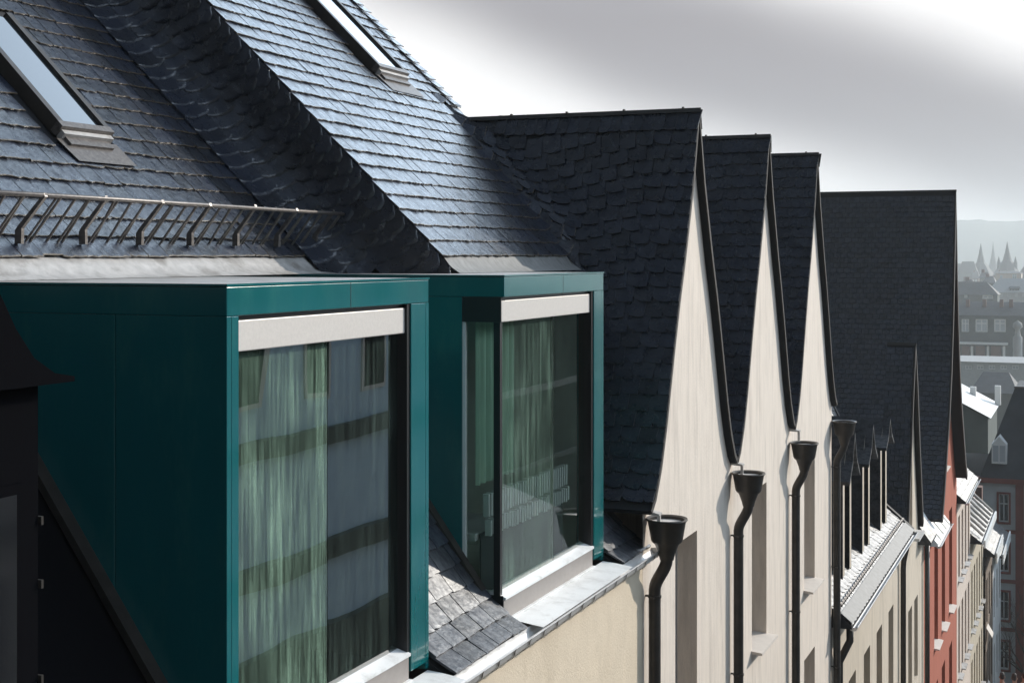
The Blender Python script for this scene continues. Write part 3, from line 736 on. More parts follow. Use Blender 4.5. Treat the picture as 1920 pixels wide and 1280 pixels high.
# ---- small old dormer beside the first teal dormer, shade painted as matte black
od = MB(); od.box(-6.2, -4.62, 4.62, 5.36, -3.3, -0.60); d0 = od.build('dormer', 'shade_black', H1, label='small dark dormer with flared tented roof in shade')
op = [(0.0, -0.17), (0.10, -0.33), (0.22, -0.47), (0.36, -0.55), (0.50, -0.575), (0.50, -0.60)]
m = MB(); m.prism_x([(5.0 - d, z) for d, z in op[::-1]] + [(5.0 + d, z) for d, z in op[1:]], -6.8, -4.52); m.build('dormer_roof', 'shade_black', d0)
m = MB(); m.box(-4.618, -4.60, 4.74, 5.24, -2.4, -1.05); fr_ = m.build('window_frame', 'shade_black', d0)
m = MB(); m.box(-4.599, -4.595, 4.79, 5.19, -2.35, -1.1); m.build('pane', 'pane_dark', d0)
for z in (-1.25, -1.55, -2.0, -2.5):
    m = MB(); m.box(-4.66, -4.60, 5.361, 5.375, z - 0.02, z + 0.02); m.build('hinge', 'dark_metal', d0)

# ------------------------------------------------------------------ facade with real openings
def facade(mb, X, y0, y1, z0, z1, ops, depth=0.32):
    """front skin on plane X with rectangular openings (ya,yb,za,zb) and reveals going to -X"""
    Y = sorted(set([y0, y1] + [a for q in ops for a in q[:2]])); Z = sorted(set([z0, z1] + [a for q in ops for a in q[2:]]))
    Y = [a for a in Y if y0 - 1e-6 <= a <= y1 + 1e-6]; Z = [a for a in Z if z0 - 1e-6 <= a <= z1 + 1e-6]
    for a, b in zip(Y, Y[1:]):
        for c, d in zip(Z, Z[1:]):
            yc, zc = (a + b) / 2, (c + d) / 2
            if any(q[0] < yc < q[1] and q[2] < zc < q[3] for q in ops): continue
            mb.poly([(X, a, c), (X, b, c), (X, b, d), (X, a, d)])
    for ya, yb, za, zb in ops:
        mb.poly([(X, ya, za), (X, ya, zb), (X - depth, ya, zb), (X - depth, ya, za)])
        mb.poly([(X, yb, za), (X - depth, yb, za), (X - depth, yb, zb), (X, yb, zb)])
        mb.poly([(X, ya, zb), (X, yb, zb), (X - depth, yb, zb), (X - depth, ya, zb)])
        mb.poly([(X, ya, za), (X - depth, ya, za), (X - depth, yb, za), (X, yb, za)])
def window(parent, X, ya, yb, za, zb, depth=0.30, frame='frame_grey', pane='pane_dark', sill=None, louvre=False, rail=True):
    fw = min(0.07, (yb - ya) * 0.12); x1 = X - depth + 0.05; x0 = X - depth - 0.03
    m = MB(); m.box(x0, x1, ya, ya + fw, za, zb); m.box(x0, x1, yb - fw, yb, za, zb); m.box(x0, x1, ya + fw, yb - fw, zb - fw, zb); m.box(x0, x1, ya + fw, yb - fw, za, za + fw)
    ym = (ya + yb) / 2; m.box(x0 + 0.01, x1 - 0.005, ym - fw / 2, ym + fw / 2, za + fw, zb - fw)
    wdw = m.build('window', frame, parent)
    m = MB(); m.box(x0 + 0.02, x0 + 0.03, ya + fw * 0.9, yb - fw * 0.9, za + fw * 0.9, zb - fw * 0.9); m.build('pane', pane, wdw)
    if sill:
        m = MB(); m.prism_y([(X - depth + 0.05, za + 0.05), (X + 0.16, za + 0.005), (X + 0.16, za - 0.03), (X - depth + 0.05, za - 0.02)], ya - 0.05 if sill != 'zinc_sheet' else ya - 0.03, yb + 0.05); m.build('sill', sill, wdw)
    if louvre:
        for q in range(6):
            m = MB(); m.box(X - 0.10, X - 0.02, ya + 0.02, ya + 0.09, za + 0.08 + q * 0.055, za + 0.11 + q * 0.055); m.build('slat', 'dark_metal', wdw)
    return wdw
def downpipe(parent, y, xw, z_rim, z_bot, swing=-0.0):
    """hopper head with S-bend pipe; wall at xw"""
    hc = (xw + 0.235, y, z_rim)
    m = MB(); m.lathe(hc, [(0.185, -0.03), (0.19, 0.0), (0.222, 0.012), (0.228, -0.004), (0.206, -0.028), (0.172, -0.225), (0.160, -0.245), (0.130, -0.27), (0.092, -0.37), (0.074, -0.44)], 32)
    hp = m.build('hopper', 'dark_metal', parent); smooth_angle(hp, 35)
    m = MB(); m.lathe((hc[0], hc[1], hc[2] - 0.03), [(0.178, 0.0), (0.001, -0.004)], 24); m.build('water_surface', 'zinc_bright', hp)
    px = xw + 0.105
    pts = [(hc[0], y, z_rim - 0.40)]
    for k in range(9):
        t = k / 8; t2 = t * t * (3 - 2 * t); pts.append((hc[0] + (px - hc[0]) * t2, y - 0.02 * t2, z_rim - 0.43 - 0.34 * t))
    pts += [(px, y - 0.02, z_rim - 0.95), (px, y - 0.02, z_bot)]
    m = MB(); m.tube(pts, 0.066, 14); pp = m.build('downpipe', 'dark_metal', parent); smooth_angle(pp, 40)
    me = None; z = z_rim - 0.84
    while z > z_bot + 0.5:
        if me is None:
            m = MB(); m.lathe((px, y - 0.02, 0), [(0.064, -0.014), (0.074, -0.014), (0.074, 0.014), (0.064, 0.014)], 14); m.box(xw, px - 0.066, y - 0.03, y - 0.01, -0.01, 0.01); m.box(px - 0.02, px + 0.02, y - 0.135, y - 0.09, -0.008, 0.008)
            o = m.build('clip', 'dark_metal', pp); me = o.data
        else:
            o = bpy.data.objects.new('clip', me); col.objects.link(o); o.parent = pp
        o.location = (0, 0, z); z -= 1.85

# ------------------------------------------------------------------ three white gabled houses
XF = -4.50
def arc_pts(prof):
    A = [0.0]
    for (a, b), (c, d) in zip(prof, prof[1:]): A.append(A[-1] + math.hypot(c - a, d - b))
    return A
ARC = arc_pts(PROF)
def gpos(t, prof=PROF, A=ARC):
    for i in range(len(prof) - 1):
        if t <= A[i + 1] or i == len(prof) - 2:
            q = (t - A[i]) / (A[i + 1] - A[i]); a, b = prof[i], prof[i + 1]
            return a[0] + (b[0] - a[0]) * q, a[1] + (b[1] - a[1]) * q
def gable_house(i, label):
    yc = GC[i]; g0 = gz(yc)
    h = thing('gabled_house', (-7, yc, g0), label, 'house', 'white gabled houses in a row')
    yl = yc - HW if i == 0 else (GC[i - 1] + GC[i]) / 2
    yr = (GC[i] + GC[i + 1]) / 2 if i < 2 else yc + HW - 0.02
    if i == 0: yl = 14.705
    wy = yc - 0.22
    ops = [(wy - 0.49, wy + 0.49, -5.63 if i else -6.4, -3.36)]
    if i: ops.append((wy - 0.49, wy + 0.49, -9.0, -6.80))
    m = MB(); z0 = g0 - 1.0
    facade(m, XF, yl, yr, z0, -2.82, ops)
    left = [(yc - d, z) for d, z in PROF if yc - d > yl]; right = [(yc + d, z) for d, z in PROF if yc + d < yr]
    poly = [(a, gprof(a - yc) - 0.03) for a, b in left[::-1] + right[1:]]
    poly = [(yl, -2.82), (yl, gprof(yl - yc) - 0.03)] + poly + [(yr, gprof(yr - yc) - 0.03), (yr, -2.82)]
    m.poly([(XF, a, b) for a, b in poly])
    wl = m.build('wall', 'plaster_white', h)
    m = MB(); m.box(-11.0, -4.95, yl + 0.01, yr - 0.01, z0, -2.80); m.build('core_wall', 'plaster_white', h)
    for k, q in enumerate(ops):
        window(h, XF, *q, sill='sill' if i else None, louvre=(i > 0 and k == 0))
    # roof: two curved slopes as slabs
    xb, xf = (-8.3, -4.415) if i == 0 else (-10.5, -4.415)
    th = 0.06
    outer = [(yc - d, z) for d, z in PROF[::-1]] + [(yc + d, z) for d, z in PROF[1:]]
    inner = []
    for d, z in PROF: inner.append((d, z - 0.12 if d < 0.1 else z - 0.045))
    inn = [(yc + d * 0.985, z) for d, z in inner[::-1]] + [(yc - d * 0.985, z) for d, z in inner[1:]]
    m = MB(); m.prism_x(outer + inn, xb, xf); rf = m.build('roof', 'underlay', h)
    # boarded verge along the gable, both sides
    for sgn in (-1, 1):
        m = MB(); o_ = []; n_ = []
        for d, z in PROF:
            o_.append((yc + sgn * (d + 0.012), z + 0.008)); n_.append((yc + sgn * max(0, d - 0.035), z - (0.08 if d < 0.1 else 0.035)))
        m.prism_x(o_ + n_[::-1], xf + 0.002, xf + 0.02); m.build('verge_board', 'verge_wood', rf)
    items = []
    L_ = ARC[-1]
    def surf(x, t, sg=-1):
        d, z = gpos(t); y = yc + sg * d
        if i == 0 and sg < 0:
            wg = min(1.0, max(0.0, (zB(x) + 0.15) / 0.35)); z += (smax(z, zB(x), 0.55) - z) * wg
        return Vector((x, y, z))
    fr = -4.395
    for sg in ((-1, 1)):
        xlim = -8.0 if i == 0 else (-8.6 if sg < 0 else -6.5)
        # ridge course
        x = fr - 0.07
        while x > max(xlim, (-7.02 if sg < 0 else -6.9) if i == 0 else -99):
            p = surf(x, 0.25, sg); ty = surf(x, 0.02, sg) - p
            items.append((place(p + Vector((0, sg * 0.012, 0.004)), (1, 0, 0) if sg < 0 else (-1, 0, 0), ty, 0.15, 0.26, rnd.uniform(0.05, 0.3) * (1 if sg < 0 else -1)), 'ridge')); x -= 0.14
        if sg > 0 : exps = 0.24
        else: exps = 0.185
        # field: courses run level at the verge and fall away towards the back
        for k in range(-12, 40):
            x = fr - 0.003; fw0 = 0.09 + (k * 0.083) % 0.15
            while x > xlim:
                q = max(0.0, fr - 0.35 - x); off = 0.26 * q * q / (q + 0.5)
                t = 0.43 + k * exps + off; xm = x; wv = rnd.uniform(0.20, 0.25) if xm < fr - 0.05 else fw0; x -= wv
                if t < 0.40 or t > L_ + 0.02: continue
                if i == 0 and sg < 0:
                    d, zg = gpos(t)
                    if xm < -5.75 and zB(xm) - zg > 0.03: continue
                xc = xm - wv / 2
                p = surf(xc, t, sg); ty = surf(xc, max(0.02, t - 0.2), sg) - p
                dq = 0.26 * (q * q + q) / (q + 0.5) ** 2
                tx = surf(xc + 0.1, t - 0.1 * dq, sg) - surf(xc - 0.1, t + 0.1 * dq, sg)
                if sg > 0: tx = -tx
                ty = ty - tx * (ty.dot(tx) / tx.dot(tx))
                nn = tx.cross(ty).normalized()
                items.append((place(p + nn * rnd.uniform(0.004, 0.009), tx + nn * rnd.uniform(-0.004, 0.004), ty, wv * (1.12 if xm < fr - 0.05 else 0.99), 0.27, (0.22 if sg < 0 else -0.22) if xm < fr - 0.05 else 0.0), 'scale'))
    lay(items, rf, (290, 150, 90)[i])
    # ridge cap
    m = MB(); m.prism_x([(yc - 0.05, 1.735), (yc, 1.79), (yc + 0.05, 1.735)], xb, xf + 0.035); m.build('ridge_cap', 'verge_wood', rf)
    for k in range(5):
        xx = -4.6 - k * 0.75
        if xx < xb: break
        m = MB(); m.box(xx - 0.012, xx + 0.012, yc - 0.02, yc + 0.02, 1.78, 1.805); m.build('ridge_hook', 'dark_metal', rf)
    yd_ = {0: 14.82, 1: 18.74, 2: 22.70}[i]
    downpipe(h, yd_, XF, (-2.84, -2.90, -2.98)[i], g0 - 0.5)
    # little valley outlet above the hopper
    m = MB(); m.prism_y([(XF - 0.2, -2.70), (XF + 0.17, -2.78), (XF + 0.17, -2.80), (XF - 0.2, -2.78)], yd_ - 0.07, yd_ + 0.05); m.box(XF + 0.13, XF + 0.165, yd_ - 0.015, yd_ + 0.015, -2.95, -2.80); m.build('valley_outlet', 'zinc_dirty', h)
    if i == 2:
        downpipe(h, 26.62, XF, -3.06, gz(26.6) - 0.5)
    return h
gable_house(0, 'white gabled house adjoining the teal dormers, steep slate roof')
gable_house(1, 'white gabled house standing between its two matching neighbours')
gable_house(2, 'white gabled house adjoining the beige house with three small dormers')

# ------------------------------------------------------------------ joined slate courses for roofs further off
def course_field(parent, P, nrm, u0, u1, v0, v1, du, dv, keep=None, th=0.02, m_='slate_far'):
    V = []; Fc = []; T = []; TN = []; r = random.Random(5)
    nv = int((v1 - v0) / dv)
    for j in range(nv):
        v = v0 + j * dv; u = u0 - (j % 2) * du * 0.5
        while u < u1:
            a, b = max(u, u0), min(u + du, u1); u += du
            if b - a < 0.02 or (keep and not keep((a + b) / 2, v)): continue
            i = len(V); g_ = 0.03 * du; tn = r.random(); lf = th * r.uniform(0.8, 1.3)
            n0 = nrm((a + b) / 2, v)
            pts = [P(a + g_, v) + n0 * lf, P((a + b) / 2, v - dv * 0.18) + n0 * lf, P(b - g_, v) + n0 * lf, P(b - g_, min(v + dv * 1.05, v1)) + n0 * 0.004, P(a + g_, min(v + dv * 1.05, v1)) + n0 * 0.004]
            low = [pts[0] - n0 * lf, pts[1] - n0 * lf, pts[2] - n0 * lf]
            V += [tuple(p) for p in pts + low]; T += [0.6, 0.6, 0.6, 0, 0, 1, 1, 1]; TN += [tn] * 8
            Fc += [(i, i + 1, i + 2, i + 3, i + 4), (i + 5, i + 6, i + 1, i), (i + 6, i + 7, i + 2, i + 1)]
    me = bpy.data.meshes.new('slate_field'); me.from_pydata(V, [], Fc); me.update(); add_attr(me, T, TN); me.materials.append(MATS[m_])
    o = bpy.data.objects.new('slate_field', me); col.objects.link(o); o.parent = parent; o['kind'] = 'stuff'

# ------------------------------------------------------------------ beige house with three small dormers
def street_house(name, label, y0, y1, xw, z_eave, z_ridge, x_ridge, wall, ops, over=0.35, grp=None, flare=True, pane='pane_dark', frame='frame_grey', sill=None, cap='zinc_bright', slates=(0.3, 0.24)):
    g0 = gz((y0 + y1) / 2); h = thing(name, (xw - 3, (y0 + y1) / 2, g0), label, 'house', grp)
    m = MB(); facade(m, xw, y0, y1, g0 - 1.5, z_eave, ops, 0.28); m.build('wall', wall, h)
    m = MB(); m.box(xw - 7, xw - 0.45, y0 + 0.01, y1 - 0.01, g0 - 1.5, z_eave - 0.02); m.build('core_wall', wall, h)
    m = MB(); m.box(xw - 0.32, xw - 0.30, y0 + 0.02, y1 - 0.02, g0 - 1.4, z_eave - 0.05); 
    for q in ops: window(h, xw, *q, depth=0.26, frame=frame, pane=pane, sill=sill)
    xe = xw + over
    kx, kz = (xw - 0.55, z_eave + 0.75) if flare else (xw, z_eave + 0.1)
    prof = [(xe, z_eave), (kx, kz), (x_ridge, z_ridge)]
    m = MB(); m.prism_y([(xe, z_eave - 0.06), (xe, z_eave)] + prof[1:] + [(2 * x_ridge - xw, z_eave), (2 * x_ridge - xw, z_eave - 0.06)], y0, y1)
    rf = m.build('roof', 'underlay', h)
    A = [0, math.hypot(kx - xe, kz - z_eave)]; A.append(A[1] + math.hypot(x_ridge - kx, z_ridge - kz))
    def P(u, v):
        v = max(v, 0.0); i_ = 0 if v < A[1] else 1; a, b = prof[i_], prof[i_ + 1]; q = (v - A[i_]) / (A[i_ + 1] - A[i_])
        return Vector((a[0] + (b[0] - a[0]) * q, u, a[1] + (b[1] - a[1]) * q))
    def nrm(u, v):
        a, b = (prof[0], prof[1]) if v < A[1] else (prof[1], prof[2]); t = Vector((b[0] - a[0], 0, b[1] - a[1])).normalized(); return Vector((t.z, 0, -t.x)) if t.z > 0 else Vector((-t.z, 0, t.x))
    course_field(rf, P, nrm, y0, y1, 0.02, A[2] - 0.05, slates[0], slates[1])
    gutter(h, y0 + 0.03, y1 - 0.03, xe + 0.10, z_eave - 0.03, 0.075, cap, step=0)
    return h, rf, P, prof
opsC = [(c - 0.45, c + 0.45, -10.6, -8.45) for c in (29.1, 31.1, 33.0, 35.0)]
hC, rC, PCf, prC = street_house('dormered_house', 'beige house with three small slate dormers and snow guard', 26.70, 36.60, -4.5, -6.85, -2.2, -6.9, 'plaster_beige', opsC, over=0.36)
# snow guard row on its eave
m = MB(); m.tube([PCf(26.9, 0.36) + Vector((0.04, 0, 0.10)), PCf(36.4, 0.36) + Vector((0.04, 0, 0.10))], 0.02, 6); sgc = m.build('snow_guard', 'guard_metal', hC, label='snow guard row on the bright eave')
m = MB()
pts = [(math.cos(a) * 0.10, math.sin(a) * 0.10) for a in [math.pi * q / 6 for q in range(7)]]
m.tube([(0, y_, z_) for y_, z_ in pts], 0.016, 5); me = None; y = 27.0
while y < 36.4:
    p = PCf(y, 0.36)
    if me is None: o = m.build('bar', 'guard_metal', sgc); me = o.data
    else: o = bpy.data.objects.new('bar', me); col.objects.link(o); o.parent = sgc
    o.location = p + Vector((0.03, 0, 0.02)); y += 0.22
# bright eave board
m = MB(); p0 = PCf(0, 0.02); p1 = PCf(0, 0.30); m.strip([[(p.x + 0.03, y, p.z + 0.035) for p in (p0, p1)] for y in (26.72, 36.58)]); m.build('eave_sheet', 'lead_grey', hC)
# verge strip at its far end
m = MB(); m.prism_y([(prC[0][0], prC[0][1] - 0.1), (prC[0][0], prC[0][1] + 0.06), (prC[1][0], prC[1][1] + 0.09), (prC[2][0], prC[2][1] + 0.09), (prC[2][0], prC[2][1] - 0.1), (prC[1][0], prC[1][1] - 0.1)], 36.45, 36.62); m.build('verge_board', 'verge_wood', hC)
def small_dormer(parent, yc, xf, z0, z1, zr, hw=0.62, wall='plaster_beige'):
    m = MB(); xb = xf - 2.2
    m.poly([(xf, yc - hw, z0), (xf, yc - hw * 0.62, z0), (xf, yc - hw * 0.62, z1 - 0.12), (xf, yc - hw, z1)])
    m.poly([(xf, yc + hw * 0.62, z0), (xf, yc + hw, z0), (xf, yc + hw, z1), (xf, yc + hw * 0.62, z1 - 0.12)])
    m.poly([(xf, yc - hw, z1), (xf, yc - hw * 0.62, z1 - 0.12), (xf, yc + hw * 0.62, z1 - 0.12), (xf, yc + hw, z1), (xf, yc, zr - 0.05)])
    d = m.build('dormer', wall, parent)
    m = MB()
    for s in (-1, 1):
        m = MB(); m.box(xb, xf - 0.001, yc + s * hw - 0.03, yc + s * hw + 0.03, z0 - 0.2, z1); m.build('dormer_cheek', 'slate_far', d)
    m = MB(); m.box(xf - 0.25, xf - 0.22, yc - hw * 0.62, yc + hw * 0.62, z0, z1 - 0.12); m.build('pane', 'pane_dark', d)
    for s in (-1, 1):
        m = MB(); pts = [(yc, zr), (yc + s * hw * 0.5, zr - (zr - z1) * 0.62), (yc + s * (hw + 0.16), z1 - 0.02), (yc + s * (hw + 0.16), z1 - 0.09), (yc + s * hw * 0.5, zr - (zr - z1) * 0.62 - 0.08), (yc, zr - 0.09)]
        m.prism_x(pts, xb, xf + 0.16); m.build('dormer_roof', 'slate_far', d)
    return d
for yc, zr_ in ((29.2, -3.55), (31.8, -3.68), (34.6, -3.85)): small_dormer(hC, yc, -4.62, -6.40, -4.45, zr_, 0.52)
m = MB(); m.tube([(-4.35, 36.4, -7.0), (-4.3, 36.42, -7.25), (-4.38, 36.5, -7.6), (-4.40, 36.55, -7.8), (-4.40, 36.55, gz(36))], 0.07, 10); m.build('downpipe', 'dark_metal', hC, smooth=True)
m = MB(); m.tube([(-4.22, 27.0, -6.95), (-4.22, 27.0, -7.2), (-4.36, 26.95, -7.5), (-4.40, 26.9, -7.6), (-4.40, 26.8, gz(27))], 0.07, 10); m.build('downpipe', 'dark_metal', hC, smooth=True)

# ------------------------------------------------------------------ beige house with the narrow gable
def big_gable(name, label, y0, y1, yc, xw, prof, over, wall, ops, xb, verge=0.30, du=0.3, dv=0.24, frame='frame_grey', sill=None, vm='verge_wood'):
    g0 = gz((y0 + y1) / 2); h = thing(name, (xw - 3, (y0 + y1) / 2, g0), label, 'house')
    zt = prof[-1][1]; low = [q for q in ops if q[3] <= zt + 1e-6]; up = [q for q in ops if q[3] > zt]
    m = MB(); facade(m, xw, y0, y1, g0 - 1.5, zt, low, 0.28)
    outl = [(yc - d, z) for d, z in prof[::-1]] + [(yc + d, z) for d, z in prof[1:]]
    # gable triangle in horizontal bands with openings
    zs = sorted(set([z for _, z in prof] + [a for q in up for a in q[2:]]))
    def dat(z):
        for (a, za), (b, zb) in zip(prof, prof[1:]):
            if zb <= z <= za: return a + (b - a) * (za - z) / (za - zb)
        return 0
    for a, b in zip(zs, zs[1:]):
        da, db = dat(a), dat(b); cur = -1
        ops_b = sorted([q for q in up if q[2] <= a + 1e-6 and q[3] >= b - 1e-6])
        edges = [((yc - da), (yc - db))]
        for q in ops_b: edges += [(q[0], q[0]), (q[1], q[1])]
        edges.append(((yc + da), (yc + db)))
        for e0, e1 in zip(edges[0::2], edges[1::2]): m.poly([(xw, e0[0], a), (xw, e1[0], a), (xw, e1[1], b), (xw, e0[1], b)])
    for ya, yb, za, zb in up:
        m.poly([(xw, ya, za), (xw, ya, zb), (xw - .28, ya, zb), (xw - .28, ya, za)]); m.poly([(xw, yb, za), (xw - .28, yb, za), (xw - .28, yb, zb), (xw, yb, zb)])
        m.poly([(xw, ya, zb), (xw, yb, zb), (xw - .28, yb, zb), (xw - .28, ya, zb)]); m.poly([(xw, ya, za), (xw - .28, ya, za), (xw - .28, yb, za), (xw, yb, za)])
    m.build('wall', wall, h)
    m = MB(); m.box(xb, xw - 0.45, y0 + 0.01, y1 - 0.01, g0 - 1.5, zt - 0.05); m.build('core_wall', wall, h)
    for q in ops: window(h, xw, *q, depth=0.26, frame=frame, sill=sill)
    inn = [(yc + d * 0.985, z - (0.25 if d < 0.1 else 0.1)) for d, z in prof[::-1]] + [(yc - d * 0.985, z - 0.1) for d, z in prof[1:]]
    m = MB(); m.prism_x(outl + inn, xb, xw + over); rf = m.build('roof', 'underlay', h)
    for s in (-1, 1):
        m = MB(); a_ = [(yc + s * (d + 0.02), z + 0.02) for d, z in prof]; b_ = [(yc + s * max(0, d - verge * 0.6), z - (verge if d < 0.1 else verge * 0.35)) for d, z in prof]
        m.prism_x(a_ + b_[::-1], xw + over - 0.02, xw + over + 0.03); m.build('verge_board', vm, rf)
    A = arc_pts(prof)
    def mk(s):
        def P(u, v):
            d, z = gpos(A[-1] - v, prof, A) if v < A[-1] else (0, prof[0][1]); return Vector((u, yc + s * d, z))
        def nrm(u, v):
            a, b = P(u, max(0, v - 0.05)), P(u, v + 0.05); t = (b - a).normalized(); n = Vector((0, s * t.z, -s * t.y)); return n if n.z > 0 or n.y * s > 0 else -n
        return P, nrm
    for s in (-1, 1):
        P, nrm = mk(s); course_field(rf, P, nrm, xb, xw + over - 0.02, 0.02, A[-1] - 0.05, du, dv, th=0.025)
    m = MB(); m.prism_x([(yc - 0.05, prof[0][1] - 0.02), (yc, prof[0][1] + 0.05), (yc + 0.05, prof[0][1] - 0.02)], xb, xw + over + 0.04); m.build('ridge_cap', 'verge_wood', rf)
    return h, rf
P2 = [(0, -2.35), (0.55, -3.6), (1.05, -5.2), (1.5, -6.4), (1.85, -7.4)]
opsD = [(c - 0.42, c + 0.42, -11.6, -9.35) for c in (37.5, 38.85, 40.2)] + [(38.55, 39.35, -7.35, -4.6)]
hD, _ = big_gable('narrow_gabled_house', 'beige house with narrow pointed gable and tall slit window', 36.62, 42.1, 38.9, -4.5, P2, 0.12, 'plaster_beige', opsD, -5.1, 0.22, 0.22, 0.17)
m = MB(); m.tube([(-4.38, 41.9, -7.9), (-4.38, 41.9, gz(42))], 0.07, 8); m.build('downpipe', 'dark_metal', hD, smooth=True)
m = MB(); m.box(-4.5, -4.2, 38.3, 39.6, -7.45, -7.38); m.build('sill', 'zinc_bright', hD)
m = MB(); m.prism_y([(-4.15, -8.0), (-4.15, -7.92), (-6.0, -5.4), (-6.0, -8.0)], 40.7, 42.1); m.build('side_roof', 'slate_far', hD)

# ------------------------------------------------------------------ red house with the tall slate roof
P3 = [(0, 2.10), (0.45, 0.2), (0.98, -2.0), (1.55, -3.6), (2.30, -5.0), (3.3, -6.3), (4.0, -7.2), (4.55, -7.75)]
opsE = []
for c in (45.6, 47.9, 50.4): opsE += [(c - 0.55, c + 0.55, -12.0, -8.6), (c - 0.55, c + 0.55, -16.5, -13.2)]
opsE += [(47.5, 48.6, -6.9, -3.3)]
hE, rE = big_gable('red_gabled_house', 'red plastered house with very tall dark slate roof', 42.15, 52.7, 48.0, -4.5, P3, 0.36, 'plaster_red', opsE, -13.0, 0.35, 0.22, 0.17, sill='sill')
m = MB(); m.prism_y([(-4.12, -8.32), (-4.12, -8.24), (-5.35, -6.75), (-5.35, -8.32)], 42.2, 45.9); pr = m.build('pent_roof', 'zinc_sheet', hE)
for k in range(4):
    m = MB(); y = 42.9 + k * 0.85; m.prism_y([(-4.11, -8.235), (-4.11, -8.20), (-5.34, -6.72), (-5.34, -6.75)], y, y + 0.04); m.build('seam', 'zinc_dirty', pr)
gutter(hE, 42.2, 45.95, -4.02, -8.30, 0.07, 'zinc_bright', 0)

# ------------------------------------------------------------------ houses further down the street
def rows_ops(y0, y1, n, za, zb, wd):
    st = (y1 - y0) / n; return [(y0 + st * (k + .5) - wd / 2, y0 + st * (k + .5) + wd / 2, za, zb) for k in range(n)]
opsF = rows_ops(53.0, 58.6, 4, -11.7, -9.4, 0.75) + rows_ops(53.0, 58.6, 4, -15.2, -12.7, 0.75)
hF, rF, PF, prF = street_house('pale_house', 'pale cream house squeezed beside the red house', 52.75, 58.7, -4.5, -8.75, -5.4, -7.0, 'plaster_pale', opsF, over=0.30, sill='zinc_dirty')
small_dormer(hF, 57.0, -4.9, -7.9, -6.6, -6.0, 0.9, 'frame_grey')
opsG = rows_ops(58.9, 65.6, 5, -15.0, -12.6, 0.7) + rows_ops(58.9, 65.6, 5, -18.6, -16.2, 0.7)
hG, rG, PG, prG = street_house('sand_house', 'sand coloured house with white gutter and rails on its roof', 58.75, 65.8, -4.5, -11.3, -8.2, -7.0, 'plaster_sand', opsG, over=0.42, sill='zinc_dirty')
for k in range(7):
    y = 59.4 + k * 0.95; a = PG(y, 0.1); b = PG(y, 1.9); m = MB(); n_ = Vector((0.1, 0, 0.12))
    m.tube([a + n_, b + n_], 0.06, 6); m.build('roof_rail', 'sill', hG)
m = MB(); m.box(-4.0, -3.93, 58.8, 65.75, -11.5, -11.2); m.build('eave_board', 'frame_white', hG)
for k, (y0, y1, ze, wl, lb) in enumerate(((65.9, 70.6, -13.2, 'plaster_brown', 'narrow brown house after the sand coloured one'), (70.7, 77.0, -14.2, 'frame_white', 'white house at the foot of the street'))):
    ops_ = rows_ops(y0, y1, 3, ze - 3.2, ze - 1.2, 0.8) + rows_ops(y0, y1, 3, ze - 6.4, ze - 4.4, 0.8)
    h_, r_, Pp, pr_ = street_house('street_house', lb, y0, y1, -4.4, ze, ze + 2.4, -6.6, wl, ops_, over=0.40)
    if k == 0: BROWN = h_
    m = MB(); m.box(-3.98, -3.92, y0 + 0.05, y1 - 0.05, ze - 0.35, ze + 0.12); m.build('eave_board', 'frame_white', h_)
    m = MB(); m.box(-5.6, -5.0, y0 + 1.5, y0 + 2.2, ze + 0.5, ze + 3.0); m.build('chimney', 'brick_brown', h_)
# awnings and signs along the brown house
for k in range(2):
    m = MB(); z = -16.5 - k * 2.6; m.prism_y([(-4.39, z), (-4.15, z - 0.4), (-4.15, z - 0.45), (-4.39, z - 0.06)], 66.3 + k * 0.3, 67.2 + k * 0.3)
    m.build('awning', 'sill', BROWN)

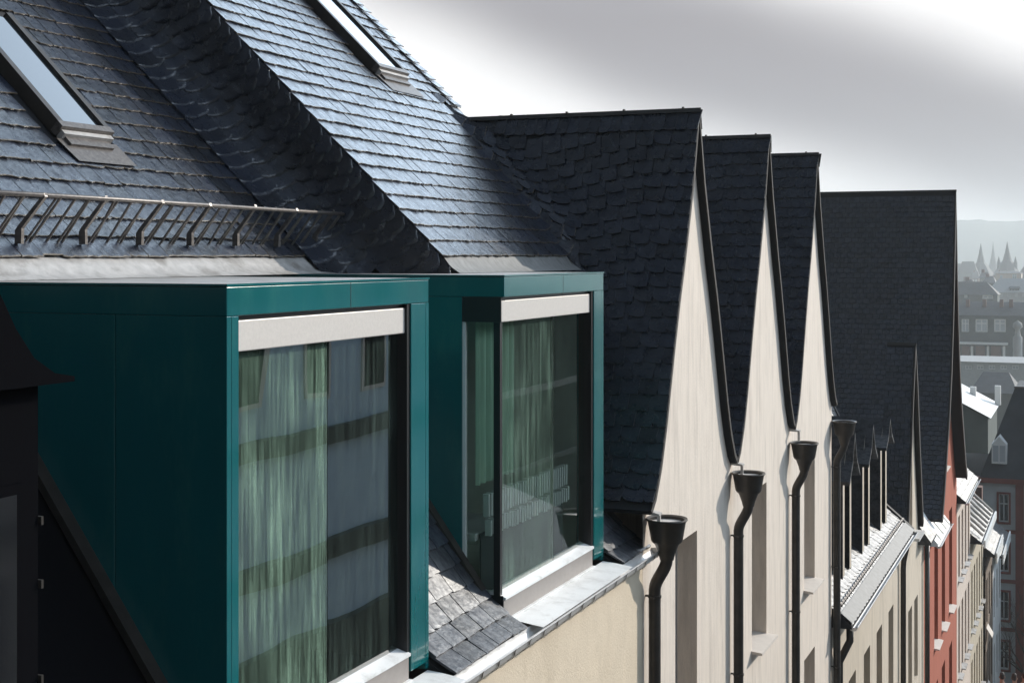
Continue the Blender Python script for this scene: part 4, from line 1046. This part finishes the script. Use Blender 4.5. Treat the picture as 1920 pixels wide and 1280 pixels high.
# ------------------------------------------------------------------ buildings across the foot of the street
def front_house(name, label, x0, x1, y, z_eave, wall, ops, depth=9, frame='frame_white', pane='pane_light', trim=None, cat='house', zb=None):
    """faces the camera side (-Y) on plane y; ops (xa,xb,za,zb)"""
    g0 = gz(y) if zb is None else zb; h = thing(name, ((x0 + x1) / 2, y + depth / 2, g0), label, cat)
    m = MB(); Xs = sorted(set([x0, x1] + [a for q in ops for a in q[:2]])); Zs = sorted(set([g0 - 1, z_eave] + [a for q in ops for a in q[2:]]))
    for a, b in zip(Xs, Xs[1:]):
        for c, d in zip(Zs, Zs[1:]):
            if any(q[0] < (a + b) / 2 < q[1] and q[2] < (c + d) / 2 < q[3] for q in ops): continue
            m.poly([(a, y, c), (b, y, c), (b, y, d), (a, y, d)])
    for a, b, c, d in ops:
        for pq in ([(a, y, c), (a, y, d), (a, y + .25, d), (a, y + .25, c)], [(b, y, c), (b, y, d), (b, y + .25, d), (b, y + .25, c)], [(a, y, d), (b, y, d), (b, y + .25, d), (a, y + .25, d)], [(a, y, c), (b, y, c), (b, y + .25, c), (a, y + .25, c)]): m.poly(pq)
    m.poly([(x0, y, g0 - 1), (x0, y + depth, g0 - 1), (x0, y + depth, z_eave), (x0, y, z_eave)]); m.poly([(x1, y, g0 - 1), (x1, y + depth, g0 - 1), (x1, y + depth, z_eave), (x1, y, z_eave)])
    m.poly([(x0, y + depth, g0 - 1), (x1, y + depth, g0 - 1), (x1, y + depth, z_eave), (x0, y + depth, z_eave)])
    m.build('wall', wall, h)
    for a, b, c, d in ops:
        fw = (b - a) * 0.10; m = MB()
        m.box(a, a + fw, y + .18, y + .24, c, d); m.box(b - fw, b, y + .18, y + .24, c, d); m.box(a + fw, b - fw, y + .18, y + .24, d - fw, d); m.box(a + fw, b - fw, y + .18, y + .24, c, c + fw); m.box((a + b) / 2 - fw / 2, (a + b) / 2 + fw / 2, y + .185, y + .235, c + fw, d - fw)
        m.box(a + fw, b - fw, y + .186, y + .234, c + (d - c) * 0.62, c + (d - c) * 0.62 + fw)
        wd_ = m.build('window', frame, h)
        m = MB(); m.box(a, b, y + .243, y + .25, c, d); m.build('pane', pane, wd_)
        if trim:
            t = (b - a) * 0.22; m = MB(); m.box(a - t, a - .001, y - .06, y - .002, c - t, d + t); m.box(b + .001, b + t, y - .06, y - .002, c - t, d + t); m.box(a, b, y - .06, y - .002, d + .001, d + t); m.box(a, b, y - .08, y - .002, c - t, c - .001); m.build('window_surround', trim, wd_)
    return h
YG = 84.0
pw = [at(1882, v, YG) for v in (952, 1045, 1135, 1228)]
ops = [(p.x - 0.26, p.x + 0.26, p.z - 0.78, p.z + 0.78) for p in pw] + [(p.x + 2.3 - 0.26, p.x + 2.3 + 0.26, p.z - 0.78, p.z + 0.78) for p in pw]
xl = -7.5; ze = at(1880, 896, YG).z; xq = at(1912, 900, YG).x
hX = front_house('corner_house', 'grey house with red stone trim and dark mansard roof', xl, 9.0, YG, ze, 'plaster_grey', ops, 10, trim='sandstone_red', pane='pane_dark')
m = MB(); m.box(xl - 0.1, 9.1, YG - 0.25, YG + 0.3, ze - 0.28, ze + 0.0); m.build('cornice', 'sandstone_red', hX)
m = MB(); m.box(xq - 0.22, xq + 0.22, YG - 0.1, YG - 0.003, gz(YG), ze - 0.29); m.build('pilaster', 'sandstone_red', hX)
for p in pw[:-1]:
    z = p.z - 1.3; m = MB(); m.box(xl, 9.0, YG - 0.07, YG - 0.003, z - 0.1, z + 0.1); m.build('string_course', 'sandstone_red', hX)
a = at(1838, 862, YG + 0.4); b = at(1903, 727, YG + 2.2)
m = MB(); zt = b.z
m.strip([[(a.x, YG - 0.2, ze), (9.2, YG - 0.2, ze)], [(b.x, YG + 2.2, zt), (7.5, YG + 2.2, zt)], [(b.x, YG + 7.5, zt), (7.5, YG + 7.5, zt)], [(a.x, YG + 10.2, ze), (9.2, YG + 10.2, ze)]])
m.poly([(a.x, YG - 0.2, ze), (b.x, YG + 2.2, zt), (b.x, YG + 7.5, zt), (a.x, YG + 10.2, ze)]); m.poly([(9.2, YG - 0.2, ze), (7.5, YG + 2.2, zt), (7.5, YG + 7.5, zt), (9.2, YG + 10.2, ze)])
rX = m.build('roof', 'roof_far', hX)
m = MB(); m.box(b.x - 0.05, 7.6, YG + 2.1, YG + 2.35, zt, zt + 0.10); m.build('ridge_trim', 'guard_metal', rX)
c = at(1873, 870, YG - 0.3); dz = [at(1873, v, YG - 0.3).z for v in (870, 834, 818)]
m = MB(); hw_ = 0.40; yf = YG - 0.15
ol = [(c.x - hw_, dz[0]), (c.x + hw_, dz[0]), (c.x + hw_, dz[1]), (c.x, dz[2]), (c.x - hw_, dz[1])]
m.poly([(x, yf, z) for x, z in ol]); n = len(ol)
for k in range(n):
    p, q = ol[k], ol[(k + 1) % n]; m.poly([(p[0], yf, p[1]), (q[0], yf, q[1]), (q[0], yf + 2.2, q[1]), (p[0], yf + 2.2, p[1])])
dX = m.build('dormer', 'frame_white', hX)
for s in (-1, 1):
    m = MB(); m.box(c.x + s * 0.18 - 0.14, c.x + s * 0.18 + 0.14, yf - 0.02, yf - 0.004, dz[0] + 0.12, dz[1] - 0.05); m.build('pane', 'pane_light', dX)
# lit low roof behind
YH = 100.0
q = [at(1795, 751, YH), at(1858, 784, YH)]; rd = at(1795, 715, YH + 9)
hH = thing('white_roofed_house', (q[0].x, YH + 5, gz(YH)), 'low house with bright white sunlit roof and slit roof light', 'house')
yb = YH + 10; e1 = at(1870, 743, yb)
m = MB(); m.poly([(q[0].x - 4, YH, q[0].z + 2.1), (q[1].x, YH, q[1].z), (q[1].x, yb, q[1].z), (q[0].x - 4, yb, q[0].z + 2.1)])
m.poly([(q[0].x - 4, YH, q[0].z + 2.1), (q[0].x - 4, yb, q[0].z + 2.1), (q[0].x - 12, yb, q[1].z), (q[0].x - 12, YH, q[1].z)])
rH = m.build('roof', 'roof_light', hH)
m = MB(); m.prism_y([(q[1].x - 0.2, gz(YH) - 1), (q[1].x - 0.2, q[1].z - 0.05), (q[0].x - 4, q[0].z + 2.0), (q[0].x - 12, q[1].z - 0.05), (q[0].x - 12, gz(YH) - 1)], YH + 0.2, yb - 0.2); m.build('wall', 'plaster_dark', hH)
mid_ = (q[0] + q[1]) / 2; sd = (q[1] - q[0]).normalized()
m = MB(); up_ = Vector((-sd.z, 0, sd.x)); m.obox(mid_ + Vector((-0.4, 4.0, 0.10)), sd, Vector((0, 1, 0)), up_, 0.9, 0.35, 0.05); m.build('roof_light', 'black_metal', rH)
for dx, dy in ((-0.6, 7.0), (1.0, 8.5)):
    m = MB(); m.box(mid_.x + dx - 0.2, mid_.x + dx + 0.2, YH + dy, YH + dy + 0.4, mid_.z - 0.5, mid_.z + 0.9); m.build('chimney', 'frame_white', hH)
# large far building with window row
def far_block(name, label, u0, u1, v_top, v_bot, y, wall, wins=(), roof_v=None, roof_m='roof_far', cat='building', frame='frame_white', depth=14, extra=6):
    a = at(u0, v_top, y); b = at(u1, v_bot, y)
    ops_ = [(at(w0, 0, y).x, at(w1, 0, y).x, at(w0, vb, y).z, at(w0, va, y).z) for w0, w1, va, vb in wins]
    h = front_house(name, label, a.x, b.x, y, a.z, wall, ops_, depth, frame, 'pane_light', None, cat)
    if roof_v:
        zr = at((u0 + u1) / 2, roof_v, y + depth / 2).z; m = MB(); e_ = 0.5; ins = min(depth * 0.35, (b.x - a.x) * 0.2)
        ca = [(a.x - e_, y - e_, a.z), (b.x + e_, y - e_, a.z), (b.x + e_, y + depth + e_, a.z), (a.x - e_, y + depth + e_, a.z)]
        t0, t1 = (a.x + ins, y + depth / 2, zr), (b.x - ins, y + depth / 2, zr)
        m.poly([ca[0], ca[1], t1, t0]); m.poly([ca[2], ca[3], t0, t1]); m.poly([ca[1], ca[2], t1]); m.poly([ca[3], ca[0], t0])
        m.build('roof', roof_m, h)
    return h
K = 2.5; KS = 3.2                                                 # the town below lies well beyond the street
hK = far_block('far_institution', 'long dark hazy building with row of pale windows', 1770, 2000, 590, 760, 165 * K, 'plaster_dark',
    [(1803, 1817, 598, 622), (1829, 1852, 598, 622), (1864, 1886, 598, 622)], 566)
p0, p1 = at(1770, 640, 164.5 * K), at(1890, 646, 164.5 * K)
m = MB(); m.box(p0.x, p1.x, 163.6 * K, 164.9 * K, p1.z, p0.z); m.build('ledge', 'frame_white', hK)
for u0, u1 in ((1803, 1817), (1829, 1846), (1858, 1876)):
    a, b = at(u0, 649, 164 * K), at(u1, 668, 164 * K); m = MB(); m.box(a.x, b.x, 164.2 * K, 164.9 * K, b.z, a.z); m.build('brick_panel', 'brick_brown', hK)
for u0 in (1820, 1850, 1880):
    a, b = at(u0, 649, 164 * K), at(u0 + 4, 668, 164 * K); m = MB(); m.box(a.x, b.x, 164.0 * K, 164.95 * K, b.z, a.z); m.build('pillar', 'frame_white', hK)
ct = at(1908, 668, 160 * K); ctz = [at(1908, v, 160 * K).z - ct.z for v in (668, 632, 618, 606, 600)]
m = MB(); m.lathe((ct.x, 160 * K, gz(160 * K)), [(1.2, 0), (1.2, ct.z - gz(160 * K) + ctz[1]), (0.8, ct.z - gz(160 * K) + ctz[1] + .4), (0.6, ct.z - gz(160 * K) + ctz[2]), (1.25, ct.z - gz(160 * K) + ctz[2] + 0.7), (1.1, ct.z - gz(160 * K) + ctz[3]), (0.0, ct.z - gz(160 * K) + ctz[4])], 12)
o = m.build('stone_finial', 'stone_grey', None, smooth=True); o['label'] = 'pale ornate stone finial before the hazy building'; o['category'] = 'finial'
far_block('blue_roofed_hall', 'low hall with pale blue flat roof band', 1760, 2000, 676, 760, 140 * K, 'plaster_grey', [(1810 + k * 22, 1822 + k * 22, 684, 692) for k in range(5)], 668, 'plaster_grey')
far_block('dark_roofed_house', 'dark slate roofed house behind the white roof', 1822, 1905, 735, 800, 120 * K, 'plaster_dark', [], 697)
far_block('hazy_town_house', 'hazy town house with small roof windows', 1760, 1870, 552, 620, 230 * K, 'plaster_dark', [(1808, 1814, 545 + 8, 558), (1842, 1862, 553, 560)], 528)
far_block('hazy_long_house', 'long hazy house with pale roof below the spires', 1850, 2010, 548, 620, 260 * K, 'plaster_grey', [(1875 + k * 14, 1880 + k * 14, 550, 556) for k in range(4)], 522, 'plaster_grey')
far_block('hazy_low_house', 'hazy pale house below the pointed tower', 1866, 1915, 512, 560, 330 * K, 'plaster_pale', [(1875, 1880, 516, 522), (1898, 1906, 514, 524)], 508)
def spire(name, label, u, v_tip, v_sh, v_base, wpx, y, turrets=False):
    a = at(u, v_base, y); zs = at(u, v_sh, y).z; zt = at(u, v_tip, y).z; r = wpx / 2660 * (y / 0.98)
    h = thing(name, (a.x, y, gz(y)), label, 'church tower')
    m = MB(); m.lathe((a.x, y, 0), [(r, gz(y)), (r, a.z), (r * 1.05, a.z)], 8); m.build('shaft', 'stone_grey', h)
    m = MB(); m.lathe((a.x, y, 0), [(r * 1.12, a.z), (r * 0.62, a.z + (zs - a.z) * 0.7), (r * 0.34, zs), (r * 0.16, zs + (zt - zs) * 0.45), (0.02, zt)], 8); m.build('spire', 'roof_far', h)
    if turrets:
        for s in (-1, 1):
            m = MB(); cx = a.x + s * r * 0.62; m.lathe((cx, y - 1, 0), [(r * 0.14, a.z - 2), (r * 0.14, zs - (zs - a.z) * 0.15), (0.02, zs + (zt - zs) * 0.22)], 8); m.build('turret', 'roof_far', h)
    return h
spire('spired_church', 'hazy slender spire beside a broad roof', 1839, 455, 492, 516, 21, 430 * KS)
spire('needle_spire', 'faintest needle spire fading in the haze', 1862, 452, 480, 520, 9, 560 * KS)
spire('turreted_tower', 'pointed church tower with corner turrets', 1888.5, 452, 488, 518, 22, 380 * KS, True)
spire('edge_tower', 'hazy dark tower roof on the hillside town', 1925, 482, 500, 522, 15, 360 * KS)
far_block('hazy_hall', 'hazy broad hall roof among the spires', 1796, 1832, 512, 540, 420 * KS, 'plaster_dark', [], 490)
far_block('hazy_barn', 'hazy low roof at the town edge', 1770, 1812, 514, 540, 470 * KS, 'plaster_dark', [], 494)

rf_ = random.Random(21)
for k in range(12):
    u0 = 1788 + k * 11.5 + rf_.uniform(-3, 3); wpx = rf_.uniform(12, 22); vt = rf_.uniform(520, 548); yy = rf_.uniform(560, 1300)
    h_ = far_block('town_house', 'small hazy ' + ('grey', 'dark', 'pale', 'brick')[k % 4] + ' house with chimney in the far town', u0, u0 + wpx, vt, vt + 30, yy, ('plaster_grey', 'plaster_dark', 'plaster_pale', 'brick_brown')[k % 4], [(u0 + 3, u0 + 5.5, vt + 3, vt + 7), (u0 + 8, u0 + 10.5, vt + 3, vt + 7)], vt - rf_.uniform(8, 14), 'roof_far', 'house')
    h_['group'] = 'houses of the far town'
    c_ = at(u0 + wpx * 0.4, vt - 12, yy + 7); m = MB(); m.box(c_.x - 0.8, c_.x + 0.8, yy + 6, yy + 7.6, c_.z - 6, c_.z + 1.2); m.build('chimney', 'brick_brown', h_)
for u in (1815, 1846, 1878, 1896):
    c_ = at(u, 568, 165 * K + 5); m = MB(); m.box(c_.x - 0.5, c_.x + 0.5, 165 * K + 4, 165 * K + 5.2, c_.z - 3, c_.z + 1.0); m.build('chimney', 'brick_brown', hK)
# bare tree before the corner house
tr = thing('bare_tree', (-2.95, 78.0, gz(78)), 'bare leafless tree before the grey corner house', 'tree')
rt = random.Random(8); m = MB(); m.tube([(-2.95, 78, gz(78) - 0.2), (-2.9, 78, gz(78) + 2.0), (-3.0, 78.1, gz(78) + 4)], [0.16, 0.13, 0.10], 8); m.build('trunk', 'bark', tr, smooth=True)
m = MB()
def branch(p, d, l_, r_, n):
    q = p + d * l_; mid = p + d * l_ * 0.5 + Vector((rt.uniform(-.1, .1), rt.uniform(-.1, .1), 0.05)) * l_
    m.tube([p, mid, q], [r_, r_ * 0.8, r_ * 0.6], 4, False)
    if n:
        for k in range(3):
            dd = (d + Vector((rt.uniform(-.8, .8), rt.uniform(-.8, .8), rt.uniform(-.25, .6)))).normalized(); branch(q if k else mid, dd, l_ * rt.uniform(.6, .85), r_ * 0.55, n - 1)
for k in range(5): branch(Vector((-3.0, 78.1, gz(78) + 2.6 + k * 0.35)), Vector((rt.uniform(-.7, .7), rt.uniform(-.7, .7), 0.8)).normalized(), 1.5, 0.055, 4)
m.build('crown', 'bark', tr)

# ------------------------------------------------------------------ opposite side of the street (out of frame, mirrored in the dormer glass)
def opp_house(name, label, y0, y1, x, z_eave, wall, rows, bands, pitch=0.8, dep=8, low=False):
    g0 = gz((y0 + y1) / 2); h = thing(name, (x + dep / 2, (y0 + y1) / 2, g0), label, 'house')
    m = MB(); m.box(x, x + dep, y0, y1, g0 - 1.5, z_eave); m.build('wall', wall, h)
    zr = z_eave + pitch * dep / 2
    m = MB(); m.prism_y([(x - 0.3, z_eave), (x + dep / 2, zr), (x + dep + 0.3, z_eave)], y0, y1); rf = m.build('roof', 'roof_tile' if low else 'roof_far', h)
    for z, t, mm in bands:
        m = MB(); m.box(x - 0.18, x - 0.002, y0, y1, z - t, z); m.build('cornice', mm, h)
    for za, zb in rows:
        n_ = int((y1 - y0) / 2.2)
        for k in range(n_):
            yc = y0 + (k + .5) * (y1 - y0) / n_; m = MB(); m.box(x - 0.04, x - 0.003, yc - 0.55, yc + 0.55, za, zb); wd_ = m.build('window', 'frame_white', h)
            m = MB(); m.box(x - 0.05, x - 0.041, yc - 0.45, yc + 0.45, za + 0.1, zb - 0.1); m.build('pane', 'pane_dark', wd_)
    return h, rf, zr
opp_house('blue_grey_house', 'pale blue house with dark cornices across the street', 19.0, 31.5, 5.1, -0.6, 'plaster_blue', [(-2.9, -1.3)], [(-0.6, 0.3, 'plaster_dark'), (-3.5, 0.35, 'plaster_dark'), (-5.9, 0.4, 'plaster_dark'), (-7.6, 1.2, 'plaster_dark')])
hO, rO, zr = opp_house('low_tiled_house', 'low house with shallow shining tiled roof across the street', 31.6, 46.0, 5.1, -9.6, 'plaster_brown', [(-12.4, -10.8)], [(-9.7, 0.25, 'frame_white')], 0.36, 9, True)
opp_house('tall_dark_house', 'tall dark green house behind the low tiled house', 36.0, 90.0, 20.0, -3.4, 'plaster_dark', [], [(-7.4, 0.35, 'frame_white'), (-11.7, 0.25, 'plaster_grey')], 0.3, 10)
opp_house('near_grey_house', 'grey house across the street opposite the shaded dormer', -6.0, 18.9, 5.1, -0.8, 'plaster_grey', [(-3.0, -1.4), (-6.2, -4.4)], [(-0.8, 0.3, 'plaster_dark'), (-3.8, 0.25, 'plaster_dark')])

# ------------------------------------------------------------------ people on the street, heads just in view
def person(x, y, z, rot, label, coat, hair, hgt=1.76, stride=0.2):
    h = thing('person', (x, y, z), label, 'person', None); h.rotation_euler = (0, 0, rot); s = hgt / 1.76
    def skin(name, chain, edges, m_, par):
        me = bpy.data.meshes.new(name); me.from_pydata([tuple(Vector(c[:3]) * s) for c in chain], edges, []); me.materials.append(MATS[m_])
        o = bpy.data.objects.new(name, me); col.objects.link(o); o.parent = par
        md = o.modifiers.new('skin', 'SKIN'); md.use_smooth_shade = True
        for i, c in enumerate(chain): me.skin_vertices[0].data[i].radius = (c[3] * s, (c[4] if len(c) > 4 else c[3]) * s)
        me.skin_vertices[0].data[0].use_root = True
        sd_ = o.modifiers.new('sub', 'SUBSURF'); sd_.levels = 1; sd_.render_levels = 2
        return o
    a = stride
    B = [(0, 0, .95, .13, .10), (0, 0, 1.15, .12, .09), (0, 0, 1.36, .15, .10), (0, 0, 1.46, .06, .06), (0, .01, 1.53, .052, .055), (0, .02, 1.60, .068, .085), (0, .015, 1.68, .072, .092), (0, .01, 1.74, .05, .06),
         (-.19, 0, 1.40, .055), (-.24, -.03 - a * .3, 1.13, .042), (-.22, .06 - a * .2, .89, .032), (-.21, .10 - a * .2, .80, .035),
         (.19, 0, 1.40, .055), (.24, -.03 + a * .3, 1.13, .042), (.22, .06 + a * .2, .89, .032), (.21, .10 + a * .2, .80, .035),
         (-.10, 0, .88, .085), (-.10, a * .5, .50, .058), (-.10, a * .4, .09, .042), (-.11, a * .4 + .15, .04, .035),
         (.10, 0, .88, .085), (.10, -a * .3, .50, .058), (.10, -a * .9, .10, .042), (.11, -a * .9 + .15, .04, .035)]
    E_ = [(0, 1), (1, 2), (2, 3), (3, 4), (4, 5), (5, 6), (6, 7), (2, 8), (8, 9), (9, 10), (10, 11), (2, 12), (12, 13), (13, 14), (14, 15), (0, 16), (16, 17), (17, 18), (18, 19), (0, 20), (20, 21), (21, 22), (22, 23)]
    body = skin('body', B, E_, 'skin', h)
    Cc = [(0, 0, .80, .19, .14), (0, 0, 1.10, .17, .125), (0, 0, 1.37, .185, .125), (0, 0, 1.47, .085, .08), (-.20, 0, 1.40, .075), (-.245, -.03 - a * .3, 1.13, .06), (-.222, .05 - a * .2, .91, .05), (.20, 0, 1.40, .075), (.245, -.03 + a * .3, 1.13, .06), (.222, .05 + a * .2, .91, .05)]
    skin('coat', Cc, [(0, 1), (1, 2), (2, 3), (2, 4), (4, 5), (5, 6), (2, 7), (7, 8), (8, 9)], coat, h)
    T_ = [(0, 0, .90, .16, .12), (-.10, 0, .84, .105), (-.10, a * .5, .50, .078), (-.10, a * .4, .12, .062), (.10, 0, .84, .105), (.10, -a * .3, .50, .078), (.10, -a * .9, .13, .062)]
    skin('trousers', T_, [(0, 1), (1, 2), (2, 3), (0, 4), (4, 5), (5, 6)], 'cloth_trousers', h)
    Hh = [(0, -.045, 1.58, .062, .05), (0, -.035, 1.67, .082, .075), (0, .0, 1.745, .07, .085), (0, .045, 1.765, .05, .045)]
    skin('hair', Hh, [(0, 1), (1, 2), (2, 3)], hair, h)
    for s_ in (-1, 1):
        e = MB(); e.lathe((s_ * .078 * s, .005 * s, 1.64 * s), [(0.001, -.03), (.014, -.02), (.016, .01), (.001, .028)], 8); o = e.build('ear', 'skin', None, smooth=True); o.parent = body
        e = MB(); e.lathe((s_ * .03 * s, .098 * s, 1.655 * s), [(0.001, -.008), (.010, 0), (.001, .008)], 8); o = e.build('eye', 'hair_dark', None, smooth=True); o.parent = body
    n_ = MB(); n_.poly([(-.012, .095, 1.655), (.012, .095, 1.655), (.014, .125, 1.615), (-.014, .125, 1.615)]); n_.poly([(-.014, .125, 1.615), (.014, .125, 1.615), (.01, .095, 1.605), (-.01, .095, 1.605)]); o = n_.build('nose', 'skin', None); o.parent = body
    n_ = MB(); n_.box(-.024, .024, .094, .102, 1.575, 1.583); o = n_.build('mouth', 'sandstone_red', None); o.parent = body
    return h
def pos_person(u, v, D):
    L_ = D * (u - 960) / F_PX; return CS * L_ - SN * D, SN * L_ + CS * D
for (u, D, rot, lb, ct_, hr_, hg) in ((1879, 41.5, 0.1, 'person in dark navy coat with dark hair', 'cloth_navy', 'hair_dark', 1.74), (1902, 41.0, -0.2, 'person in black coat, taller, walking down the street', 'cloth_dark', 'hair_dark', 1.82), (1921, 42.0, 0.3, 'person in dark coat beside the taller walker', 'cloth_dark', 'hair_dark', 1.72)):
    x, y = pos_person(u, 0, D); person(x, y, gz(y), rot, lb, ct_, hr_, hg)

# ------------------------------------------------------------------ haze
m = MB(); m.box(-2100, 2100, -60, 4600, -95, 102)
hz = bpy.data.materials.new('haze'); hz.use_nodes = True; t = hz.node_tree; t.nodes.clear()
pv = t.nodes.new('ShaderNodeVolumePrincipled'); pv.inputs['Color'].default_value = (0.91, 0.95, 0.96, 1); pv.inputs['Density'].default_value = 0.00036; pv.inputs['Anisotropy'].default_value = 0.2
oo = t.nodes.new('ShaderNodeOutputMaterial'); t.links.new(pv.outputs[0], oo.inputs['Volume']); MATS['haze'] = hz
o = m.build('haze', 'haze'); o['kind'] = 'stuff'
